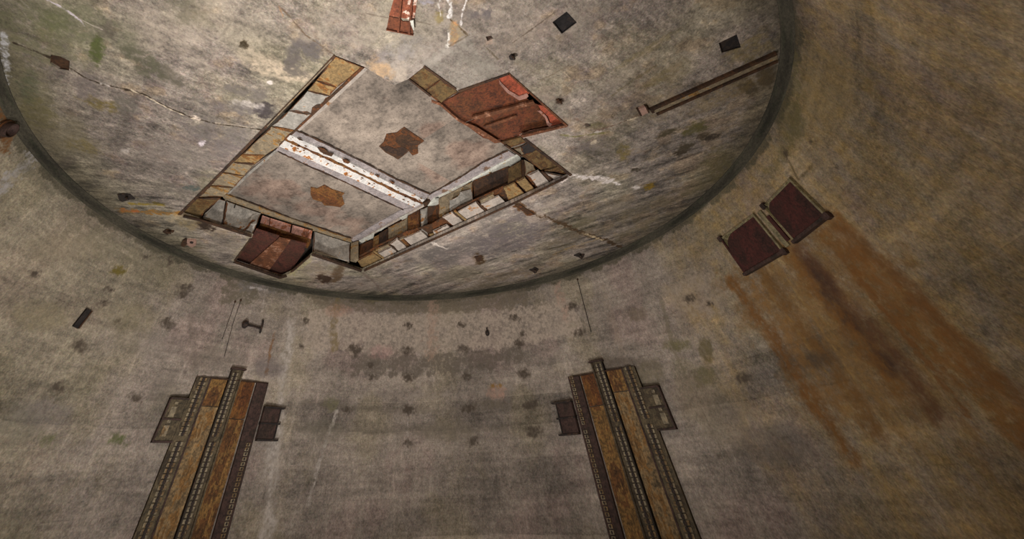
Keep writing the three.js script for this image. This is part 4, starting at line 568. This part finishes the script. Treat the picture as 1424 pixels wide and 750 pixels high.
{ // pair of rails at the right
  const t = thing('ceiling_track', 'pair of dark steel rails running to the right edge of the ceiling', 'rail track');
  const strip = (a, b, w) => { const n = Math.hypot(b[0] - a[0], b[1] - a[1]), dx = -(b[1] - a[1]) / n * w, dy = (b[0] - a[0]) / n * w; return [[a[0] + dx, a[1] + dy], [b[0] + dx, b[1] + dy], [b[0] - dx, b[1] - dy], [a[0] - dx, a[1] - dy]]; };
  mesh('rail', so(strip([905, 154], [1081, 75], 1.7), -0.05, 0.05), M.rustDark, t); mesh('rail', so(strip([914, 160], [1082, 86], 1.3), -0.04, 0.04), M.rustDark, t); mesh('bed_plate', so([[908, 154], [1081, 77], [1082, 85], [916, 159]], -0.008, 0.01), M.greyTan, t); mesh('end_clip', so([[904, 153], [908, 152], [911, 157], [907, 158]], -0.06, 0.05), M.rustDark, t);
  const b = thing('ceiling_block', 'small pink square block on the ceiling at the end of the rail track', 'block');
  mesh('body', so([[887, 153], [897, 148.5], [902, 157], [892, 161.5]], -0.05, 0.05), M.pinkBlock, b); for (const p of [[[886, 153], [888, 152], [893, 161], [891, 162]], [[897, 148], [899, 147.6], [903.6, 156.4], [901.6, 157.4]]]) mesh('side_lug', so(p, -0.055, 0.055), M.rustDark, b);
}
{
  const b = thing('ceiling_block', 'small pink square plate with a round hole near the lower left rim of the ceiling', 'block');
  mesh('plate', so([[260, 333.5], [272, 334.5], [272, 342], [266, 344.5], [259.5, 341]], -0.04, 0.04), M.pinkBlock, b); mesh('bolt', new THREE.CylinderGeometry(0.045, 0.045, 0.03, 14).translate(...onCeiling(266.5, 337.5, -0.055).toArray()), M.blackSteel, b);
  mesh('bracket', so([[251, 342], [254, 335], [258, 333], [260, 340], [256, 344]], -0.05, 0.05), M.rustDark, b);
  const r = thing('rust_stub', 'torn rusty plate stub beside the lower right edge of the opening', 'plate stub'); mesh('stub', so([[660, 358], [670, 356.5], [671, 362], [664, 365]], -0.04, 0.04), M.rustDark, r);
  const w = thing('rust_strip', 'rust brown flat strip on the concrete just outside the pale square plates', 'steel strip'); mesh('strip', so([[716, 286], [722, 283.6], [744, 298.6], [736, 300.6]], -0.015, 0.015), M.rustBrown, w);
}
// torn anchors: a plate, a stem and a bent tail each
function anchor(name, label, px, py, pts, mat, r = 0.02) {
  const t = thing(name, label, 'anchor', onCeiling(px, py)), at = (x, y, dh) => onCeiling(x, y, dh).sub(t.position);
  mesh('base_plate', plate(pts.map(([x, y]) => at(x, y, -0.03)), 0.03, V(0, -5, 0)), mat, t);
  mesh('tail', rod([at(px, py, -0.02), at(px + 1, py, -0.09), at(px + 2, py + 2, -0.13), at(px + 3, py + 3, -0.1)], r, 6), mat, t);
  return t;
}
anchor('torn_anchor', 'black torn anchor near the far rim of the ceiling, nearest the wire on the wall', 806, 356, [[798, 356], [803, 354], [806, 352.6], [808, 354.4], [813, 354], [812, 357], [808.6, 361], [805, 358]], M.blackSteel);
anchor('torn_anchor', 'black torn anchor near the far rim of the ceiling, left of its twin', 743, 376, [[736, 376], [741, 374.6], [744, 372.4], [749, 375], [747, 377.6], [744, 381], [741, 378.4]], M.blackSteel);
anchor('torn_anchor', 'dark green torn anchor at the left rim of the ceiling above an ochre streak', 175, 275, [[163, 271], [171, 270], [180, 271], [187, 277.6], [181, 278], [175, 279.6], [170, 281], [166, 279]], M.blackSteel);
anchor('torn_anchor', 'brown rusted hook at the lower left rim of the ceiling', 234, 322, [[226, 323], [231, 319.6], [242, 322], [241, 324], [236, 323.4], [233, 327], [231, 326]], M.rustDark);
anchor('eye_hook', 'small dark bent hook in the ceiling above the bright red hatch', 712, 79, [[708, 80], [711, 76], [716, 77], [716, 82], [712, 84], [709, 83]], M.blackSteel, 0.025);
anchor('eye_hook', 'small dark stub in the ceiling to the right of the bright red hatch', 778, 141, [[774, 140], [777, 138], [782, 140], [781, 143], [776, 143]], M.rustDark, 0.02);

// ---------------------------------------------------------------- things fixed to the wall
function onWallThing(name, label, cat, th, y, group) { const t = th * D, p = V(RAD * Math.sin(t), y, -RAD * Math.cos(t)); return thing(name, label, cat, p, -t, group); }   // local x along the wall, z towards the middle
function vent(label, th, w, h, y, arc) {
  const t = onWallThing('wall_vent', label, 'vent', th, y, 'pair of wall vents');
  const sh = new THREE.Shape(), x = w / 2, y2 = h / 2, q = arc ? 0.34 : 0.2;                       // the plate is rounded at its upper corners
  sh.moveTo(-x, -y2); sh.lineTo(x, -y2); sh.lineTo(x, y2); sh.lineTo(-x + q * 1.4, y2); sh.quadraticCurveTo(-x, y2, -x, y2 - q); sh.lineTo(-x, -y2);
  mesh('backing', box(w, h, 0.02, 0, 0, 0.034), M.ventFrame, t); mesh('plate', new THREE.ExtrudeGeometry(sh, { depth: 0.02, bevelEnabled: false }).translate(0, 0, 0.046), M.ventRed, t, 'dark red plate');
  mesh('frame_rail', box(0.045, h + 0.1, 0.07, w / 2 + 0.02, 0, 0.05), M.ventFrame, t); mesh('frame_rail', box(0.05, h + 0.08, 0.05, -w / 2 - 0.02, 0, 0.045), arc ? M.ventRed : M.ventFrame, t); mesh('frame_rail', box(w, 0.04, 0.05, 0, h / 2 + 0.02, 0.045), M.ventFrame, t); mesh('sill', box(w + 0.16, 0.05, 0.09, 0.02, -h / 2 - 0.03, 0.06), M.bracketDark, t);
  for (const [sx, sy] of [[-1, 1], [1, -1]]) mesh('corner_lug', box(0.12, 0.1, 0.1, sx * (w / 2 + 0.03), sy * (h / 2 + 0.03), 0.05), M.bracketDark, t);
  
  return t;
}
vent('dark red square wall vent with a pale frame, the one nearer the far wall', 85.1, 1.18, 0.72, 4.71, true);
vent('dark red square wall vent with a pale frame, the one above the dark rust streak', 96.4, 1.02, 0.68, 4.72, false);
{
  const t = onWallThing('vent_divider', 'narrow rust and grey upright strip between the two wall vents', 'steel strip', 91, 4.72);
  mesh('strip', box(0.12, 0.72, 0.04, -0.03, 0, 0.02), M.ventFrame, t); mesh('rust_strip', box(0.09, 0.5, 0.03, 0.075, -0.04, 0.02), M.ventRed, t);
  const l = onWallThing('wall_outlet', 'rusted round outlet in the wall at the far left edge', 'pipe outlet', wallAngle(onWall(5, 178)) / D, onWall(5, 178).y - 0.02);
  mesh('flange', new THREE.CylinderGeometry(0.17, 0.18, 0.05, 28).rotateX(Math.PI / 2).translate(0, 0, 0.025), M.rustBrown, l); mesh('pipe', new THREE.LatheGeometry([[0.13, 0], [0.13, 0.1], [0.11, 0.1], [0.11, 0.01], [0, 0.01]].map(([x, y]) => new THREE.Vector2(x, y)), 28).rotateX(Math.PI / 2).translate(0, 0, 0.05), M.bracketDark, l);
}
// bolted steel brackets: a tall middle rail, rusted plates and bolted rails beside it, a box at either side
function nutRow(x, y0, y1, pitch, w, z) {
  const nuts = [], holes = [];
  for (let y = y0, i = 0; y < y1; y += pitch, i++) {
    if ((i * 7) % 23 === 5) continue;                    // a few have gone
    nuts.push(box(w, pitch * 0.74, 0.03, x + ((i * 13) % 5 - 2) * 0.002, y, z + 0.015));
    holes.push(new THREE.CylinderGeometry(w * 0.24, w * 0.24, 0.012, 8).rotateX(Math.PI / 2).translate(x, y, z + 0.034));
  }
  return [merge(nuts), merge(holes)];
}
function bracket(label, th, dy, mir) {
  const t = onWallThing('anchor_bracket', label, 'steel bracket', th, 0, 'pair of bolted wall brackets'), s = mir ? -1 : 1;
  const B = (name, mat, x0, x1, y0, y1, d, lab, par = t, z = 0) => mesh(name, box(Math.abs(x1 - x0), y1 - y0, d, s * (x0 + x1) / 2, (y0 + y1) / 2, z + d / 2 + Math.max(Math.abs(x0), Math.abs(x1)) ** 2 / 15.8), mat, par, lab);
  const stuff = (par, x, y0, y1, w, z) => { const [a, b] = nutRow(s * x, y0, y1, 0.083, w, z + (Math.abs(x) + 0.2) ** 2 / 15.8); mesh('nut_row', a, M.nutGrey, par).userData.kind = 'stuff'; mesh('bolt_row', b, M.blackSteel, par).userData.kind = 'stuff'; };
  const T = 3.69 + dy, S = 3.46 + dy;
  const mid = B('middle_rail', M.bracketRail, -0.17, 0.17, 0.02, T, 0.1); stuff(mid, -0.04, 0.1, T - 0.03, 0.17, 0.1); B('rail_flange', M.bracketRail, 0.13, 0.17, 0.02, T - 0.02, 0.16, null, mid); B('rail_flange', M.blackSteel, -0.17, -0.15, 0.02, T - 0.02, 0.14, null, mid); B('rail_cap', M.bracketDark, -0.2, 0.24, T, T + 0.03, 0.16, null, mid);
  for (const [a, b, j] of [[-0.63, -0.19, 2.93], [0.19, 0.64, 2.72]]) { B('rust_plate', a < 0 ? M.bracketRust : M.rustOrange, a, b, j + 0.008, S, 0.04); B('rust_plate', a < 0 ? M.bracketTan : M.bracketRust, a, b, 0.02, j - 0.008, 0.035); }
  const r1 = B('side_rail', M.bracketRail, -1.06, -0.66, 0.02, S, 0.07); stuff(r1, -0.87, 0.1, S - 0.02, 0.18, 0.07); B('rail_flange', M.bracketDark, -0.7, -0.66, 0.02, S, 0.13, null, r1); B('rail_flange', M.bracketRail, -1.06, -1.03, 0.02, S, 0.12, null, r1);
  const r2 = B('side_rail', M.bracketDark, 0.67, 1.03, 0.02, S, 0.08); stuff(r2, 0.9, 0.1, mir ? S - 0.02 : 2.3, 0.1, 0.08);
  B('plate_top', M.rustDark, -0.66, 1.03, S, S + 0.02, 0.05);
  const b1 = B('side_box', M.bracketRail, -1.5, -1.08, 2.3 + dy, 3.02 + dy, 0.1);
  for (const y of [2.42, 2.74]) { B('pale_plate', M.nutGrey, -1.4, -1.27, y + dy - 0.05, y + dy + 0.13, 0.03, null, b1, 0.1); B('bolt', M.nutGrey, -1.37, -1.29, y + dy + 0.17, y + dy + 0.22, 0.05, null, b1, 0.1); }
  B('box_rim', M.bracketDark, -1.52, -1.06, 3.0 + dy, 3.03 + dy, 0.15, null, b1); B('box_rim', M.bracketDark, -1.52, -1.49, 2.28 + dy, 3.03 + dy, 0.15, null, b1); B('box_rim', M.bracketDark, -1.52, -1.06, 2.64 + dy, 2.67 + dy, 0.13, null, b1); B('box_rim', M.bracketDark, -1.52, -1.06, 2.27 + dy, 2.3 + dy, 0.13, null, b1);
  const b2 = B('side_box', M.bracketDark, 1.06, 1.56, 2.36 + dy, 2.94 + dy, 0.12, 'dark hollow box'); B('box_rim', M.blackSteel, 1.04, 1.68, 2.94 + dy, 2.97 + dy, 0.16, null, b2); B('box_rim', M.blackSteel, 1.04, 1.64, 2.63 + dy, 2.66 + dy, 0.14, null, b2); B('box_rim', M.blackSteel, 1.06, 1.68, 2.32 + dy, 2.35 + dy, 0.14, null, b2); B('box_rim', M.blackSteel, 1.54, 1.57, 2.36 + dy, 2.94 + dy, 0.15, null, b2);
  return t;
}
bracket('bolted rusty bracket on the left of the far wall, pale bolted box on its left', -44.5, 0, false);
bracket('bolted rusty bracket on the right of the far wall, pale bolted box on its right', 42.4, -0.1, true);
{
  const p = onWall(113, 443), t = onWallThing('wall_plate', 'small black rectangular plate on the left wall', 'steel plate', wallAngle(p) / D, p.y);
  mesh('plate', box(0.14, 0.34, 0.05, 0, 0, 0.025).rotateZ(-0.12), M.blackSteel, t); mesh('rim', box(0.03, 0.34, 0.08, 0.07, 0, 0.03).rotateZ(-0.12), M.rustDark, t);
  const q = onWall(350, 455), a = onWallThing('wall_anchor', 'dark rod with a knob and a crossbar on the wall above the left bracket', 'anchor', wallAngle(q) / D, q.y);
  mesh('rod', rod([V(-0.24, 0, 0.1), V(0, 0, 0.1), V(0.28, -0.03, 0.1)], 0.022, 8), M.blackSteel, a); mesh('knob', new THREE.DodecahedronGeometry(0.1, 1).translate(-0.26, 0.01, 0.1), M.blackSteel, a); mesh('crossbar', rod([V(0.27, 0.2, 0.06), V(0.29, 0.05, 0.1), V(0.3, -0.13, 0.06)], 0.035, 8), M.blackSteel, a); mesh('stem', rod([V(-0.26, 0, 0), V(-0.26, 0.01, 0.1)], 0.05, 8), M.blackSteel, a);
  const u = onWall(678, 463), b = onWallThing('wall_anchor', 'small black knob on the far wall between two rows of patches', 'anchor', wallAngle(u) / D, u.y);
  mesh('knob', new THREE.DodecahedronGeometry(0.085, 1).scale(0.9, 1, 0.7).translate(0, -0.02, 0.06), M.blackSteel, b); mesh('pin', rod([V(0, 0.02, 0), V(0, 0.06, 0.06), V(0.01, 0.13, 0.09)], 0.025, 8), M.blackSteel, b);
  const wire = (name, label, list, r) => { const w = thing(name, label, 'cable'); mesh('cable', rod(list.map(([x, y]) => onWall(x, y, r)), r, 6), M.blackSteel, w); const e = onWall(...list[0], 0.03); mesh('clip', new THREE.SphereGeometry(0.03, 10, 8).translate(e.x, e.y, e.z), M.rustDark, w); };
  wire('wall_cable', 'thin dark cable on the wall above the left bracket, left of two', [[327, 420], [318, 446], [309, 472]], 0.009); wire('wall_cable', 'thin dark cable on the wall above the left bracket, right of two', [[335, 418], [324, 450], [312, 496]], 0.009); wire('wall_cable', 'thin dark wire on the far wall above the right bracket', [[803, 389], [811, 420], [822, 462]], 0.012);
}

// ---------------------------------------------------------------- work lamps, below the frame
LAMPS.forEach(([x, y, z, ax, ay, az, power], i) => {
  const pos = V(x, y, z), aim = V(ax, ay, az), dir = aim.clone().sub(pos).normalize();
  const t = thing('work_lamp', ['flat work lamp on a tripod near the viewer, aimed at the ceiling', 'flat work lamp on a tripod in the middle of the floor, aimed at the ceiling', 'flat work lamp on a tripod at the right of the floor'][i], 'work lamp', V(x, 0, z));
  const head = new THREE.Object3D(); head.position.copy(pos); head.up.set(0, 0, -1); head.lookAt(aim); head.updateMatrixWorld();
  const put = (g) => g.applyMatrix4(head.matrixWorld).translate(-x, 0, -z);
  const black = M.blackSteel, glow = new THREE.MeshStandardMaterial({ color: 0xffffff, emissive: LAMP_COLOR, emissiveIntensity: 1.5, roughness: 0.4 });
  mesh('housing', put(box(LAMP_W + 0.06, LAMP_H + 0.06, 0.08, 0, 0, -0.06)), black, t); mesh('glowing_panel', put(new THREE.BoxGeometry(LAMP_W, LAMP_H, 0.012).translate(0, 0, -0.012)), glow, t);
  mesh('pole', new THREE.CylinderGeometry(0.018, 0.018, y - 0.14, 12).translate(0, (y - 0.14) / 2, 0), black, t);
  for (let k = 0; k < 3; k++) { const a = k * 2.094 + 0.4; mesh('leg', rod([V(0, 0.45, 0), V(0.42 * Math.sin(a), 0.012, 0.42 * Math.cos(a))], 0.012, 8), black, t); }
  const l = new THREE.RectAreaLight(LAMP_COLOR, power, LAMP_W, LAMP_H); l.position.copy(pos).addScaledVector(dir, 0.02); l.up.set(0, 0, -1); scene.add(l); l.lookAt(aim.clone()); l.castShadow = true;
  if (l.getWorldDirection(V(0, 0, 0)).dot(dir) > 0) l.rotateY(Math.PI);    // an area light shines along its own -z
});

renderer.render(scene, camera);
